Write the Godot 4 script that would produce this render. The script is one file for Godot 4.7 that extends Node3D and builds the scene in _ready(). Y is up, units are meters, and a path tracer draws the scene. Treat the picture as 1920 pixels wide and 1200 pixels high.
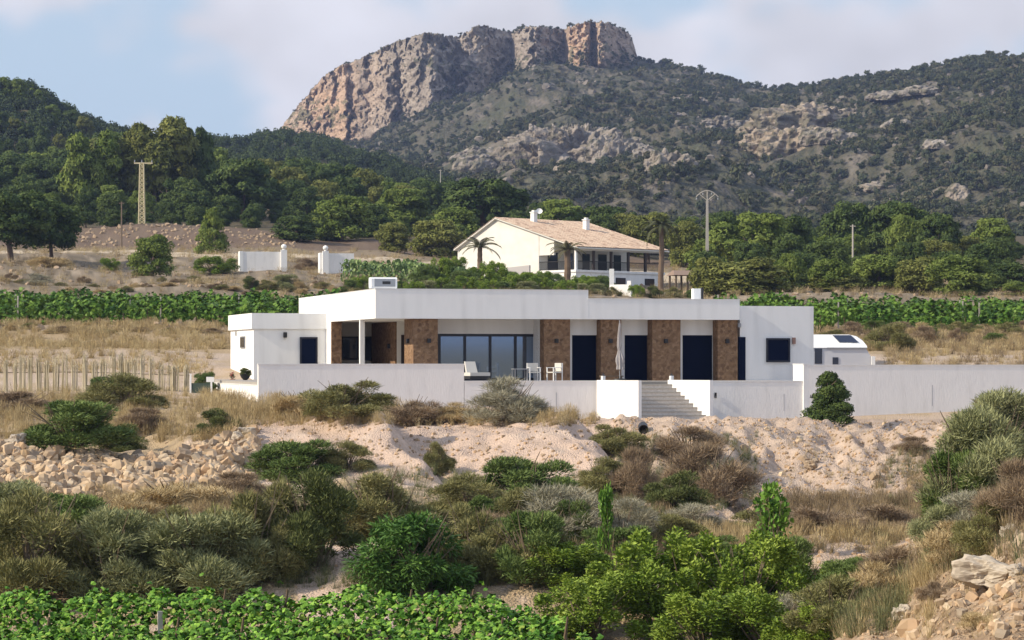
extends Node3D
# A white single-storey villa on dry ground below a wooded mountain with a rock cliff.

const F = 5000.0          # focal length in units of a 1920 wide picture
const EYE = 1.0           # eye height over the terrace floor
const HOR = 675.0
const YAW = 0.2566        # the villa's turn
const CD = 126.0          # distance of the villa's front roof corner
const CX = -6.4512

var rng := RandomNumberGenerator.new()
var used := {}
var M := {}
var GD := PackedFloat32Array()      # ground grid: depths of the rows
var GY := PackedFloat32Array()      # heights
const GP0 = -500.0
const GPS = 6.0
const GNC = 488
var nz := FastNoiseLite.new()
var nf := FastNoiseLite.new()
var nr := FastNoiseLite.new()

# ---------------------------------------------------------------- mesh builder
class MB:
	var v := PackedVector3Array()
	var n := PackedVector3Array()
	var c := PackedColorArray()
	func tri(a: Vector3, b: Vector3, d: Vector3, col := Color.WHITE) -> void:
		var nn := (d - a).cross(b - a).normalized()
		v.push_back(a); v.push_back(b); v.push_back(d)
		n.push_back(nn); n.push_back(nn); n.push_back(nn)
		c.push_back(col); c.push_back(col); c.push_back(col)
	func quad(a: Vector3, b: Vector3, d: Vector3, e: Vector3, col := Color.WHITE) -> void:
		tri(a, b, d, col); tri(a, d, e, col)
	func box(x0: float, x1: float, y0: float, y1: float, z0: float, z1: float, col := Color.WHITE) -> void:
		hexa([Vector3(x0, y0, z0), Vector3(x1, y0, z0), Vector3(x1, y0, z1), Vector3(x0, y0, z1), Vector3(x0, y1, z0), Vector3(x1, y1, z0), Vector3(x1, y1, z1), Vector3(x0, y1, z1)], col)
	func hexa(p: Array, col := Color.WHITE) -> void:
		# p: bottom ring 0-3 (x0z0, x1z0, x1z1, x0z1), top ring 4-7
		quad(p[4], p[5], p[6], p[7], col)
		quad(p[3], p[2], p[1], p[0], col)
		for k in 4:
			var j := (k + 1) % 4
			quad(p[k], p[j], p[j + 4], p[k + 4], col)
	func prism(poly: PackedVector2Array, z0: float, z1: float, col := Color.WHITE) -> void:
		# polygon in x,y pulled along z
		var t := Geometry2D.triangulate_polygon(poly)
		for k in range(0, t.size(), 3):
			var a := poly[t[k]]; var b := poly[t[k + 1]]; var d := poly[t[k + 2]]
			if (b - a).cross(d - a) > 0: var s := b; b = d; d = s
			tri(Vector3(a.x, a.y, z1), Vector3(b.x, b.y, z1), Vector3(d.x, d.y, z1), col)
			tri(Vector3(a.x, a.y, z0), Vector3(d.x, d.y, z0), Vector3(b.x, b.y, z0), col)
		var cw := Geometry2D.is_polygon_clockwise(poly)
		for k in poly.size():
			var a := poly[k]; var b := poly[(k + 1) % poly.size()]
			if cw: var s := a; a = b; b = s
			quad(Vector3(a.x, a.y, z0), Vector3(a.x, a.y, z1), Vector3(b.x, b.y, z1), Vector3(b.x, b.y, z0), col)
	func tube(pts: Array, rad: Array, sides := 7, col := Color.WHITE) -> void:
		var prev: Array[Vector3] = []
		for k in pts.size():
			var p: Vector3 = pts[k]
			var q0: Vector3 = pts[maxi(k - 1, 0)]
			var q1: Vector3 = pts[mini(k + 1, pts.size() - 1)]
			var d := (q1 - q0).normalized()
			var s := d.cross(Vector3(0.31, 0.17, 0.93)).normalized()
			var u := s.cross(d)
			var ring: Array[Vector3] = []
			for j in sides:
				var an := TAU * j / sides
				ring.append(p + (s * cos(an) + u * sin(an)) * float(rad[k]))
			if k > 0:
				for j in sides:
					var i := (j + 1) % sides
					quad(prev[j], ring[j], ring[i], prev[i], col)
			else:
				for j in range(1, sides - 1): tri(ring[0], ring[j], ring[j + 1], col)
			prev = ring
		for j in range(1, sides - 1): tri(prev[0], prev[j + 1], prev[j], col)
	func lathe(prof: Array, at: Vector3, sides := 14, col := Color.WHITE) -> void:
		for k in range(prof.size() - 1):
			var a: Vector2 = prof[k]; var b: Vector2 = prof[k + 1]
			for j in sides:
				var t0 := TAU * j / sides; var t1 := TAU * (j + 1) / sides
				quad(at + Vector3(a.x * cos(t0), a.y, a.x * sin(t0)), at + Vector3(b.x * cos(t0), b.y, b.x * sin(t0)), at + Vector3(b.x * cos(t1), b.y, b.x * sin(t1)), at + Vector3(a.x * cos(t1), a.y, a.x * sin(t1)), col)
	func bar(a: Vector3, b: Vector3, r: float, col := Color.WHITE) -> void:
		tube([a, b], [r, r], 4, col)
	func mesh(off := Vector3.ZERO) -> ArrayMesh:
		var w := v
		if off != Vector3.ZERO:
			w = PackedVector3Array()
			w.resize(v.size())
			for k in v.size(): w[k] = v[k] - off
		var arr := []
		arr.resize(Mesh.ARRAY_MAX)
		arr[Mesh.ARRAY_VERTEX] = w
		arr[Mesh.ARRAY_NORMAL] = n
		arr[Mesh.ARRAY_COLOR] = c
		var m := ArrayMesh.new()
		m.add_surface_from_arrays(Mesh.PRIMITIVE_TRIANGLES, arr)
		return m

# ---------------------------------------------------------------- scene helpers
func numbered(s: String) -> String:
	if not used.has(s):
		used[s] = 0
		return s
	used[s] += 1
	return "%s_%03d" % [s, used[s]]

func tag(o: Node, label: String, category: String, group := "") -> Node:
	o.set_meta("label", label)
	o.set_meta("category", category)
	if group != "": o.set_meta("group", group)
	return o

func thing(called: String, label: String, category: String, at := Vector3.ZERO, turn := 0.0, group := "") -> Node3D:
	var o := Node3D.new()
	o.name = numbered(called)
	add_child(o, true)
	o.position = at
	o.rotation.y = turn
	tag(o, label, category, group)
	return o

func part(called: String, m: Mesh, mat: Material, parent: Node, at := Vector3.ZERO, turn := Vector3.ZERO, scl := Vector3.ONE) -> MeshInstance3D:
	var o := MeshInstance3D.new()
	o.name = called if parent != self else numbered(called)
	o.mesh = m
	o.material_override = mat
	o.position = at
	o.rotation = turn
	o.scale = scl
	parent.add_child(o, true)
	return o

func stuff(o: Node) -> Node:
	o.set_meta("kind", "stuff")
	return o

func gx(px: float, d: float) -> float:
	return (px - 960.0) / F * d

func at(px: float, py: float, d: float) -> Vector3:
	return Vector3(gx(px, d), EYE + (HOR - py) / F * d, -d)

func lin(t: Array, x: float) -> float:
	# piecewise linear table of Vector2
	if x <= t[0].x: return t[0].y
	for k in range(1, t.size()):
		if x <= t[k].x:
			return lerpf(t[k - 1].y, t[k].y, (x - t[k - 1].x) / (t[k].x - t[k - 1].x))
	return t[t.size() - 1].y

func rr(a: float, b: float) -> float:
	return rng.randf_range(a, b)

func rdir() -> Vector3:
	var z := rr(-1, 1)
	var a := rr(0, TAU)
	var r := sqrt(1 - z * z)
	return Vector3(r * cos(a), z, r * sin(a))

# villa plane helpers: local x along the front, zb metres behind the front roof edge
func hx(px: float, zb: float) -> float:
	var k := (px - 960.0) / F
	return (k * CD - CX + zb * (sin(YAW) + k * cos(YAW))) / (cos(YAW) - k * sin(YAW))

func hy(py: float, x: float, zb: float) -> float:
	return EYE + (HOR - py) / F * (CD + x * sin(YAW) + zb * cos(YAW))

func hw(p: Vector3) -> Vector3:
	# villa local (x, y, -zb) to world
	return Vector3(CX, 0, -CD) + Basis(Vector3.UP, YAW) * p

func hthing(called: String, label: String, category: String, at_local: Vector3, turn := 0.0, group := "") -> Node3D:
	return thing(called, label, category, hw(at_local), YAW + turn, group)

# ---------------------------------------------------------------- materials
func plain(col: Color, rough := 0.8, metal := 0.0) -> StandardMaterial3D:
	var m := StandardMaterial3D.new()
	m.albedo_color = col.linear_to_srgb()
	m.roughness = rough
	m.metallic = metal
	return m

func noise_tex(freq: float, ramp: Array, size := 512, seed_ := 1, cellular := false, octaves := 5) -> NoiseTexture2D:
	var n := FastNoiseLite.new()
	n.seed = seed_
	n.frequency = freq
	n.fractal_octaves = octaves
	if cellular:
		n.noise_type = FastNoiseLite.TYPE_CELLULAR
		n.cellular_return_type = FastNoiseLite.RETURN_CELL_VALUE
		n.fractal_type = FastNoiseLite.FRACTAL_NONE
		n.domain_warp_enabled = true
		n.domain_warp_amplitude = 12.0
	var t := NoiseTexture2D.new()
	t.width = size; t.height = size
	t.seamless = true
	t.noise = n
	if ramp.size():
		var g := Gradient.new()
		g.offsets = PackedFloat32Array([])
		g.colors = PackedColorArray([])
		var offs := PackedFloat32Array(); var cols := PackedColorArray()
		for k in ramp.size():
			offs.push_back(float(k) / (ramp.size() - 1))
			cols.push_back((ramp[k] as Color).linear_to_srgb())
		g.offsets = offs; g.colors = cols
		t.color_ramp = g
	return t

func noisy(ramp: Array, freq: float, per_m: float, rough := 0.9, bump := 0.0, cellular := false, seed_ := 1, bump_freq := 0.03) -> StandardMaterial3D:
	var m := StandardMaterial3D.new()
	m.albedo_texture = noise_tex(freq, ramp, 512, seed_, cellular)
	m.uv1_triplanar = true
	m.uv1_world_triplanar = true
	m.uv1_scale = Vector3.ONE * per_m
	m.roughness = rough
	m.metallic_specular = 0.3
	if bump > 0:
		m.heightmap_enabled = true
		m.heightmap_texture = noise_tex(bump_freq, [], 512, seed_ + 7, cellular)
		m.heightmap_scale = bump
	return m

func vcol(rough := 0.85, back := Color.BLACK) -> StandardMaterial3D:
	var m := StandardMaterial3D.new()
	m.vertex_color_use_as_albedo = true
	m.roughness = rough
	m.metallic_specular = 0.25
	m.cull_mode = BaseMaterial3D.CULL_DISABLED
	if back != Color.BLACK:
		m.backlight_enabled = true
		m.backlight = back
	return m

func c3(r: float, g: float, b: float) -> Color:
	return Color(r, g, b)

func setup_materials() -> void:
	M.plaster = noisy([c3(.72, .715, .70), c3(.80, .795, .78), c3(.845, .84, .825), c3(.82, .815, .80)], .006, .12, .85, .25, false, 3, .08)
	M.plaster.uv1_scale = Vector3(.35, .05, .35)
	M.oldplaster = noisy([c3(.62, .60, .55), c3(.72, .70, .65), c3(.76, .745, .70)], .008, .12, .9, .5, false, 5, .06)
	M.fence = noisy([c3(.74, .72, .69), c3(.82, .80, .77), c3(.855, .835, .805), c3(.81, .79, .76)], .008, .10, .9, .5, false, 9, .06)
	M.stone_clad = noisy([c3(.12, .07, .042), c3(.21, .125, .07), c3(.28, .175, .10), c3(.17, .10, .058), c3(.33, .215, .13), c3(.20, .12, .068)], .045, .34, .85, 4.0, true, 11, .045)
	M.fence.uv1_scale = Vector3(.30, .07, .30)
	M.navy = plain(c3(.004, .008, .026), .7)
	M.navy.metallic_specular = .12
	M.frame = plain(c3(.006, .008, .02), .35)
	M.glass = plain(c3(.24, .31, .42), .06, .85)
	M.glass_dark = plain(c3(.05, .06, .09), .08, .5)
	M.door_brown = plain(c3(.035, .022, .018), .5)
	M.black = plain(c3(.012, .012, .014), .5)
	M.metal_grey = plain(c3(.30, .31, .33), .45, .4)
	M.white_paint = plain(c3(.78, .78, .77), .35)
	M.white_cloth = plain(c3(.55, .53, .49), .95)
	M.grey_cloth = plain(c3(.36, .34, .34), .95)
	M.paving = noisy([c3(.30, .27, .24), c3(.38, .35, .31)], .03, .5, .9, .3, false, 15)
	M.step = noisy([c3(.50, .45, .40), c3(.60, .55, .50), c3(.66, .61, .56)], .02, .5, .9, .6, false, 17)
	M.terracotta = vcol(.9)
	M.concrete = noisy([c3(.36, .33, .29), c3(.48, .45, .40)], .03, .4, .9, .4, false, 19)
	M.wood = noisy([c3(.13, .10, .075), c3(.22, .17, .12)], .05, .6, .9, .4, false, 21)
	M.leaf = vcol(.75, c3(.06, .09, .02))
	M.vine = vcol(.5, c3(.07, .16, .02))
	M.pine = vcol(.85, c3(.02, .03, .008))
	M.dry = vcol(.95, c3(.08, .06, .03))
	M.bark = vcol(.95)
	M.stone = vcol(.95)
	M.stone.cull_mode = BaseMaterial3D.CULL_BACK
	var g := vcol(.97)
	g.albedo_texture = noise_tex(.035, [c3(.52, .50, .48), c3(.80, .79, .78), c3(1, 1, 1), c3(.72, .71, .69)], 1024, 23, false, 6)
	g.uv1_triplanar = true
	g.uv1_world_triplanar = true
	g.uv1_scale = Vector3.ONE * .21
	g.heightmap_enabled = true
	g.heightmap_texture = noise_tex(.05, [], 1024, 24, false, 6)
	g.heightmap_scale = 9.0
	M.ground = g
	var k := vcol(.97)
	k.albedo_texture = noise_tex(.02, [c3(.5, .48, .46), c3(.85, .84, .82), c3(1, 1, 1), c3(.66, .64, .62)], 1024, 33, false, 7)
	k.uv1_triplanar = true
	k.uv1_world_triplanar = true
	k.uv1_scale = Vector3.ONE * .012
	k.heightmap_enabled = true
	k.heightmap_texture = noise_tex(.02, [], 1024, 34, false, 7)
	k.heightmap_scale = 250.0
	M.mountain = k

# ---------------------------------------------------------------- ground
const GCOL = [-400.0, 0.0, 250.0, 480.0, 650.0, 850.0, 1100.0, 1250.0, 1450.0, 1650.0, 1800.0, 1920.0, 2300.0]
var gtab := [
	[0.0, [-.6, -.6, -.6, -.6, -.6, -.6, -.6, -.6, -.6, -.6, -.6, -.6, -.6]],
	[14.0, [-4.2, -4.2, -4.2, -4.2, -4.2, -4.2, -4.2, -4.2, -4.0, -3.6, -3.2, -2.8, -1.8]],
	[30.0, [-5.3, -5.3, -5.3, -5.3, -5.3, -5.3, -5.3, -5.3, -5.0, -4.5, -3.9, -3.4, -1.8]],
	[38.0, [-5.4, -5.4, -5.4, -5.4, -5.4, -5.4, -5.4, -5.4, -5.0, -4.3, -3.5, -3.0, -1.5]],
	[46.0, [-5.5, -5.5, -5.5, -5.5, -5.5, -5.5, -5.5, -5.5, -5.1, -3.95, -2.75, -1.95, -.2]],
	[52.0, [-5.5, -5.5, -5.5, -5.5, -5.5, -5.5, -5.5, -5.5, -5.1, -3.8, -2.45, -1.5, .1]],
	[58.0, [-4.8, -4.8, -4.8, -4.8, -4.6, -4.8, -4.8, -4.9, -4.9, -3.9, -2.35, -1.35, .2]],
	[62.0, [-4.0, -4.0, -3.9, -4.0, -3.75, -4.0, -4.1, -4.2, -4.4, -4.2, -2.9, -1.9, -.4]],
	[68.0, [-3.8, -3.8, -3.7, -3.7, -3.5, -3.7, -3.8, -4.1, -4.6, -4.95, -3.6, -2.6, -1.0]],
	[75.0, [-3.6, -3.6, -3.5, -3.5, -3.2, -3.4, -3.5, -3.9, -4.2, -4.1, -3.9, -3.4, -2.2]],
	[82.0, [-3.4, -3.4, -3.3, -3.4, -3.2, -3.4, -3.6, -3.8, -4.2, -4.1, -3.9, -3.5, -2.6]],
	[88.0, [-2.6, -2.6, -2.9, -3.2, -3.1, -3.3, -3.4, -3.6, -4.1, -4.1, -3.9, -3.5, -2.8]],
	[94.0, [-2.0, -2.0, -2.4, -2.6, -2.6, -2.8, -3.0, -3.2, -4.0, -4.1, -3.9, -3.3, -2.7]],
	[100.0, [-2.2, -2.2, -2.6, -1.6, -1.35, -1.7, -2.0, -2.2, -3.3, -3.4, -3.2, -2.8, -2.3]],
	[106.0, [-1.5, -1.5, -1.9, -1.3, -1.05, -1.35, -1.7, -2.0, -2.7, -2.9, -2.7, -2.3, -2.0]],
	[112.0, [-1.1, -1.1, -1.4, -1.1, -1.1, -1.35, -1.6, -1.7, -2.0, -2.25, -2.2, -2.0, -1.9]],
	[118.0, [-.8, -.8, -1.0, -1.15, -1.4, -1.6, -1.75, -1.8, -1.75, -1.95, -2.0, -2.0, -1.9]],
	[124.0, [-.6, -.6, -.7, -1.0, -1.85, -1.85, -1.85, -1.85, -1.85, -1.95, -1.95, -1.95, -1.9]],
	[130.0, [-.5, -.5, -.4, -.6, -1.5, -1.5, -1.5, -1.5, -1.4, -1.2, -1.2, -1.2, -1.2]],
	[140.0, [.3, .3, .3, .2, -.4, -.4, -.4, -.4, -.4, -.2, 0, 0, 0]],
	[150.0, [1.25, 1.25, 1.2, 1.0, .3, .3, .3, .3, .5, 1.1, 1.1, 1.1, 1.1]],
	[153.0, [1.65, 1.65, 1.6, 1.4, .6, .6, .6, .6, .7, 1.3, 1.3, 1.3, 1.3]],
	[160.0, [1.75, 1.75, 1.75, 1.6, 1.0, 1.0, 1.0, 1.0, 1.1, 1.7, 1.7, 1.7, 1.7]],
	[166.0, [2.5, 2.5, 2.5, 2.4, 1.8, 1.8, 1.8, 1.8, 1.8, 2.1, 2.1, 2.1, 2.1]],
	[175.0, [3.2, 3.2, 3.2, 3.1, 2.6, 2.6, 2.6, 2.6, 2.6, 2.75, 2.75, 2.75, 2.75]],
	[182.0, [3.5, 3.5, 3.5, 3.4, 3.2, 3.2, 3.2, 3.2, 3.1, 3.1, 3.1, 3.1, 3.1]],
	[235.0, [5.2, 5.2, 5.2, 5.2, 5.2, 5.2, 5.2, 5.2, 4.9, 4.8, 4.8, 4.8, 4.8]],
	[245.0, [5.8, 5.8, 5.9, 6.0, 6.5, 6.5, 6.5, 6.3, 6.0, 6.0, 6.0, 6.0, 6.0]],
	[252.0, [7.4, 7.4, 7.4, 7.3, 7.2, 7.2, 7.2, 7.0, 7.0, 7.0, 7.0, 7.0, 7.0]],
	[265.0, [9.1, 9.1, 8.7, 8.5, 8.4, 8.0, 7.5, 7.3, 7.5, 7.7, 7.7, 7.7, 7.7]],
	[285.0, [11.1, 11.1, 10.3, 10.0, 9.9, 9.3, 8.1, 8.0, 8.5, 9.0, 9.0, 9.0, 9.0]],
	[310.0, [13.1, 13.1, 12.8, 12.5, 12.2, 11.5, 10.0, 9.8, 10.4, 10.4, 10.4, 10.4, 10.4]],
	[340.0, [15.1, 15.1, 15.1, 15.0, 14.6, 13.8, 13.0, 12.6, 12.2, 12.2, 12.2, 12.2, 12.2]],
	[352.0, [16.0, 16.0, 15.9, 15.8, 15.4, 14.6, 13.8, 13.4, 13.0, 13.0, 13.0, 13.0, 13.0]],
	[366.0, [18.8, 18.8, 18.8, 18.4, 17.0, 16.0, 15.0, 14.4, 14.0, 14.0, 14.0, 14.0, 14.0]],
	[400.0, [21.0, 21.0, 21.0, 20.8, 20.0, 19.0, 18.0, 17.0, 16.2, 16.0, 16.0, 16.0, 16.0]],
	[450.0, [24.9, 24.9, 24.9, 24.6, 24.0, 23.0, 22.0, 21.0, 20.0, 19.6, 19.6, 19.6, 19.6]],
	[520.0, [32.0, 32.0, 32.0, 31.0, 30.0, 29.0, 28.0, 27.0, 26.0, 25.0, 25.0, 25.0, 25.0]],
	[660.0, [44.0, 44.0, 44.0, 44.0, 43.0, 42.0, 41.0, 40.0, 38.0, 37.0, 37.0, 37.0, 37.0]],
]

func gtable_row(d: float) -> PackedFloat32Array:
	var k := 1
	while k < gtab.size() - 2 and gtab[k][0] < d: k += 1
	var a: Array = gtab[k - 1]; var b: Array = gtab[k]
	var pre: Array = gtab[maxi(k - 2, 0)]; var post: Array = gtab[mini(k + 1, gtab.size() - 1)]
	var span: float = b[0] - a[0]
	var t: float = clampf((d - a[0]) / span, 0, 1)
	var out := PackedFloat32Array()
	for j in GCOL.size():
		var y := 0.0
		if k < 2 or k + 1 >= gtab.size():
			y = lerpf(a[1][j], b[1][j], t)
		else:
			y = cubic_interpolate_in_time(a[1][j], b[1][j], pre[1][j], post[1][j], t, span, pre[0] - a[0], post[0] - a[0])
		out.push_back(y)
	return out

func gcol_mix(row: PackedFloat32Array, px: float) -> float:
	if px <= GCOL[0]: return row[0]
	for j in range(1, GCOL.size()):
		if px <= GCOL[j]:
			var t: float = (px - GCOL[j - 1]) / (GCOL[j] - GCOL[j - 1])
			return lerpf(row[j - 1], row[j], t * t * (3 - 2 * t))
	return row[row.size() - 1]

func row_of(d: float) -> int:
	return clampi(GD.bsearch(d) - 1, 0, GD.size() - 2)

func gh(px: float, d: float) -> float:
	var r := row_of(d)
	var t := clampf((d - GD[r]) / (GD[r + 1] - GD[r]), 0, 1)
	var q := clampf((px - GP0) / GPS, 0, GNC - 1.001)
	var j := int(q)
	var u := q - j
	return lerpf(lerpf(GY[r * GNC + j], GY[r * GNC + j + 1], u), lerpf(GY[(r + 1) * GNC + j], GY[(r + 1) * GNC + j + 1], u), t)

func ghx(x: float, z: float) -> float:
	return gh(960.0 + x / -z * F, -z)

func spot(px: float, d: float, sink := 0.0) -> Vector3:
	return Vector3(gx(px, d), gh(px, d) - sink, -d)

func d_at(px: float, py: float, d0 := 38.0, d1 := 640.0) -> float:
	# the distance at which the line of sight meets the ground
	var j := clampi(int(round((px - GP0) / GPS)), 0, GNC - 1)
	for r in range(row_of(d0), GD.size()):
		var d := GD[r]
		if d > d1: break
		if HOR - (GY[r * GNC + j] - EYE) / d * F <= py: return d
	return d1

func sstep(a: float, b: float, x: float) -> float:
	var t := clampf((x - a) / (b - a), 0, 1)
	return t * t * (3 - 2 * t)

func ground_color(px: float, d: float, x: float, y: float) -> Color:
	var soil := c3(.59, .45, .355)
	var dry := c3(.50, .38, .235)
	var brown := c3(.25, .19, .13)
	var n1 := nz.get_noise_2d(x * 2.2, d * 2.2) * .5 + .5
	var n2 := nf.get_noise_2d(x * 1.2 + 50, d * 1.2) * .5 + .5
	var c := dry
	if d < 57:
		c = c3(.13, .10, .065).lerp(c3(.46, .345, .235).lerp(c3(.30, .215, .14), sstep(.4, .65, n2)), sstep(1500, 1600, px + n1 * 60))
	elif d < 126:
		var s := sstep(84, 92, d + n1 * 10 - 5) * sstep(380, 520, px + n1 * 80)
		s = maxf(s, sstep(.62, .7, n1) * .8)
		if d < 80: s = maxf(s, sstep(1430, 1520, px) * .7)
		if d < 66 and px > 560 and px < 740: s = 1.0
		c = dry.lerp(brown, .55 * n2).lerp(soil, s)
		if px > 1150 and d > 84:
			c = c.lerp(c3(.47, .365, .285), .8)
			c = c.lerp(c3(.58, .46, .365), sstep(.52, .68, n2) * .8)
		c = c.lerp(brown, sstep(.64, .78, n2) * .4 * (1.0 - .6 * s))
		c = c.lerp(c3(.70, .57, .46), sstep(.6, .75, n1) * .4)
	elif d < 153:
		c = c3(.58, .46, .36).lerp(dry, sstep(.4, .7, n1) * .7)
	elif d < 176:
		c = c3(.50, .37, .215).lerp(c3(.42, .33, .24), n2 * .6)
		if d > 170: c = c.lerp(c3(.40, .31, .24), .8)
	elif d < 246:
		c = brown.lerp(dry, .25)
	elif d < 312:
		c = c3(.33, .265, .19).lerp(c3(.20, .165, .12), sstep(.35, .65, n2))
		c = c.lerp(c3(.52, .42, .31), sstep(.6, .72, n1) * .7)
	elif d < 350:
		c = c3(.36, .28, .20).lerp(c3(.24, .20, .13), n1)
		if d > 318 and d < 332: c = c3(.64, .53, .39)
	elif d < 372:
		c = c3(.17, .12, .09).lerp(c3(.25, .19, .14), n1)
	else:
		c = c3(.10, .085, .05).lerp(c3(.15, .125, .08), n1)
	return c

func build_ground() -> void:
	var d := 1.5
	while d < 38.0:
		GD.push_back(d); d += maxf(.4, d * .08)
	d = 38.0
	while d < 126.0:
		GD.push_back(d); d += .32
	while d < 250.0:
		GD.push_back(d); d += .9
	while d <= 660.0:
		GD.push_back(d); d += 4.0
	var nr_ := GD.size()
	GY.resize(nr_ * GNC)
	for r in nr_:
		d = GD[r]
		var row := gtable_row(d)
		var rough := sstep(56, 64, d) * (1.0 - sstep(119, 124, d)) + .35 * sstep(140, 160, d)
		for j in GNC:
			var px := GP0 + j * GPS
			var x := gx(px, d)
			var y := gcol_mix(row, px)
			var bank := sstep(1450, 1700, px) * (1.0 - sstep(60, 66, d))
			var a := maxf(rough, bank * .6)
			if a > .01:
				var e := nz.get_noise_2d(x, d) * .42
				e += absf(nr.get_noise_2d(x * 1.1, d * .55)) * -.45 + .12
				e += nf.get_noise_2d(x * 2.0, d * 2.0) * .05
				if px > 1150 and d > 84 and d < 119:
					e += absf(nr.get_noise_2d(x * 1.9, d * .5 + 30)) * -.75 + .16
				if px > 430 and px < 1420 and d > 84 and d < 116:
					# eroded mounds: long gentle backs that break off to the right
					var u := fposmod((px - (104.0 - d) * 7.0 - 735.0 + nz.get_noise_2d(x * .8, d * .8) * 60.0) / 370.0, 1.0)
					var saw := u / .82 if u < .82 else (1.0 - u) / .18
					e += (saw - .55) * 1.15 * sstep(86, 95, d) * (1.0 - sstep(106, 114, d)) * sstep(430, 520, px) * (1.0 - sstep(1330, 1420, px))
				y += e * a
			if d > 240: y += nz.get_noise_2d(x * .3, d * .3) * .8 * sstep(240, 255, d)
			GY[r * GNC + j] = y
	var v := PackedVector3Array(); var n := PackedVector3Array(); var c := PackedColorArray(); var idx := PackedInt32Array()
	v.resize(nr_ * GNC); n.resize(nr_ * GNC); c.resize(nr_ * GNC)
	for r in nr_:
		d = GD[r]
		for j in GNC:
			var px := GP0 + j * GPS
			var k := r * GNC + j
			v[k] = Vector3(gx(px, d), GY[k], -d)
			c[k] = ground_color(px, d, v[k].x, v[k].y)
	for r in nr_:
		for j in GNC:
			var a := v[r * GNC + maxi(j - 1, 0)]; var b := v[r * GNC + mini(j + 1, GNC - 1)]
			var e := v[maxi(r - 1, 0) * GNC + j]; var f := v[mini(r + 1, nr_ - 1) * GNC + j]
			n[r * GNC + j] = (b - a).cross(f - e).normalized()
	for r in range(nr_ - 1):
		for j in range(GNC - 1):
			var k := r * GNC + j
			idx.append_array([k, k + GNC, k + 1, k + 1, k + GNC, k + GNC + 1])
	var g := part("ground", grid_mesh(v, n, c, idx), M.ground, self)
	g.set_meta("kind", "structure")
	# the plain round about, far below
	var b := MB.new()
	b.quad(Vector3(-9000, -14, -9000), Vector3(9000, -14, -9000), Vector3(9000, -14, 3000), Vector3(-9000, -14, 3000), c3(.36, .30, .20))
	# hillside behind the camera
	for k in 24:
		var x0 := -240.0 + k * 20.0
		b.quad(Vector3(x0, -.7, 1.2), Vector3(x0 + 20, -.7, 1.2), Vector3(x0 + 20, 3.0, 120), Vector3(x0, 3.0, 120), c3(.36, .30, .20))
	part("plain", b.mesh(), M.ground, self).set_meta("kind", "structure")

func grid_mesh(v: PackedVector3Array, n: PackedVector3Array, c: PackedColorArray, idx: PackedInt32Array) -> ArrayMesh:
	var arr := []
	arr.resize(Mesh.ARRAY_MAX)
	arr[Mesh.ARRAY_VERTEX] = v
	arr[Mesh.ARRAY_NORMAL] = n
	arr[Mesh.ARRAY_COLOR] = c
	arr[Mesh.ARRAY_INDEX] = idx
	var m := ArrayMesh.new()
	m.add_surface_from_arrays(Mesh.PRIMITIVE_TRIANGLES, arr)
	return m

# ---------------------------------------------------------------- sky
func build_sky() -> void:
	var w := 2048; var h := 1024
	var f := FastNoiseLite.new()
	f.seed = 5; f.frequency = 1.0; f.fractal_octaves = 5; f.fractal_gain = .5
	var px := PackedFloat32Array()
	px.resize(w * h * 3)
	var k := 0
	for j in h:
		var el := (0.5 - (j + .5) / h) * PI
		for i in w:
			var r := .50; var g := .47; var b := .43
			if el > -.02:
				var az := ((i + .5) / w - .5) * TAU      # 0 is straight ahead, positive to the right
				var e := maxf(el, 0)
				var q := Vector3(sin(az) * cos(e), e * 1.6, -cos(az) * cos(e))
				var n := f.get_noise_3dv(q * 9.0) * .9 + f.get_noise_3dv(q * 2.6 + Vector3(3, 7, 1)) * .6
				var cov := sstep(-.08, .26, n + .10 + .22 * sin(az * 3.4 + .1) * exp(-e * 3.0))
				var up := sstep(0, 1.1, e)
				var hor := exp(-e * 14.0)
				r = lerpf(lerpf(.44, .30, up), .48, hor * .3); g = lerpf(lerpf(.555, .48, up), .58, hor * .3); b = lerpf(lerpf(.68, .80, up), .68, hor * .3)
				var n3 := f.get_noise_3dv(q * 14.0 + Vector3(9, 2, 4)) * .5 + .5
				var cl := lerpf(.50, .78, n3) * (1.0 + .35 * up)
				r = lerpf(r, cl * .96, cov); g = lerpf(g, cl * .965, cov); b = lerpf(b, cl * 1.06, cov)
			px[k] = r; px[k + 1] = g; px[k + 2] = b
			k += 3
	var im := Image.create_from_data(w, h, false, Image.FORMAT_RGBF, px.to_byte_array())
	var s := PanoramaSkyMaterial.new()
	s.panorama = ImageTexture.create_from_image(im)
	var sky := Sky.new()
	sky.sky_material = s
	var env := Environment.new()
	env.background_mode = Environment.BG_SKY
	env.sky = sky
	env.tonemap_mode = Environment.TONE_MAPPER_LINEAR
	env.tonemap_exposure = 1.2
	env.sdfgi_enabled = true
	env.ssao_enabled = true
	env.ssil_enabled = true
	env.fog_enabled = true
	env.fog_density = .0001
	env.fog_light_color = Color(.68, .76, .95)
	var we := WorldEnvironment.new()
	we.name = "world_environment"
	we.environment = env
	add_child(we)

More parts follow.
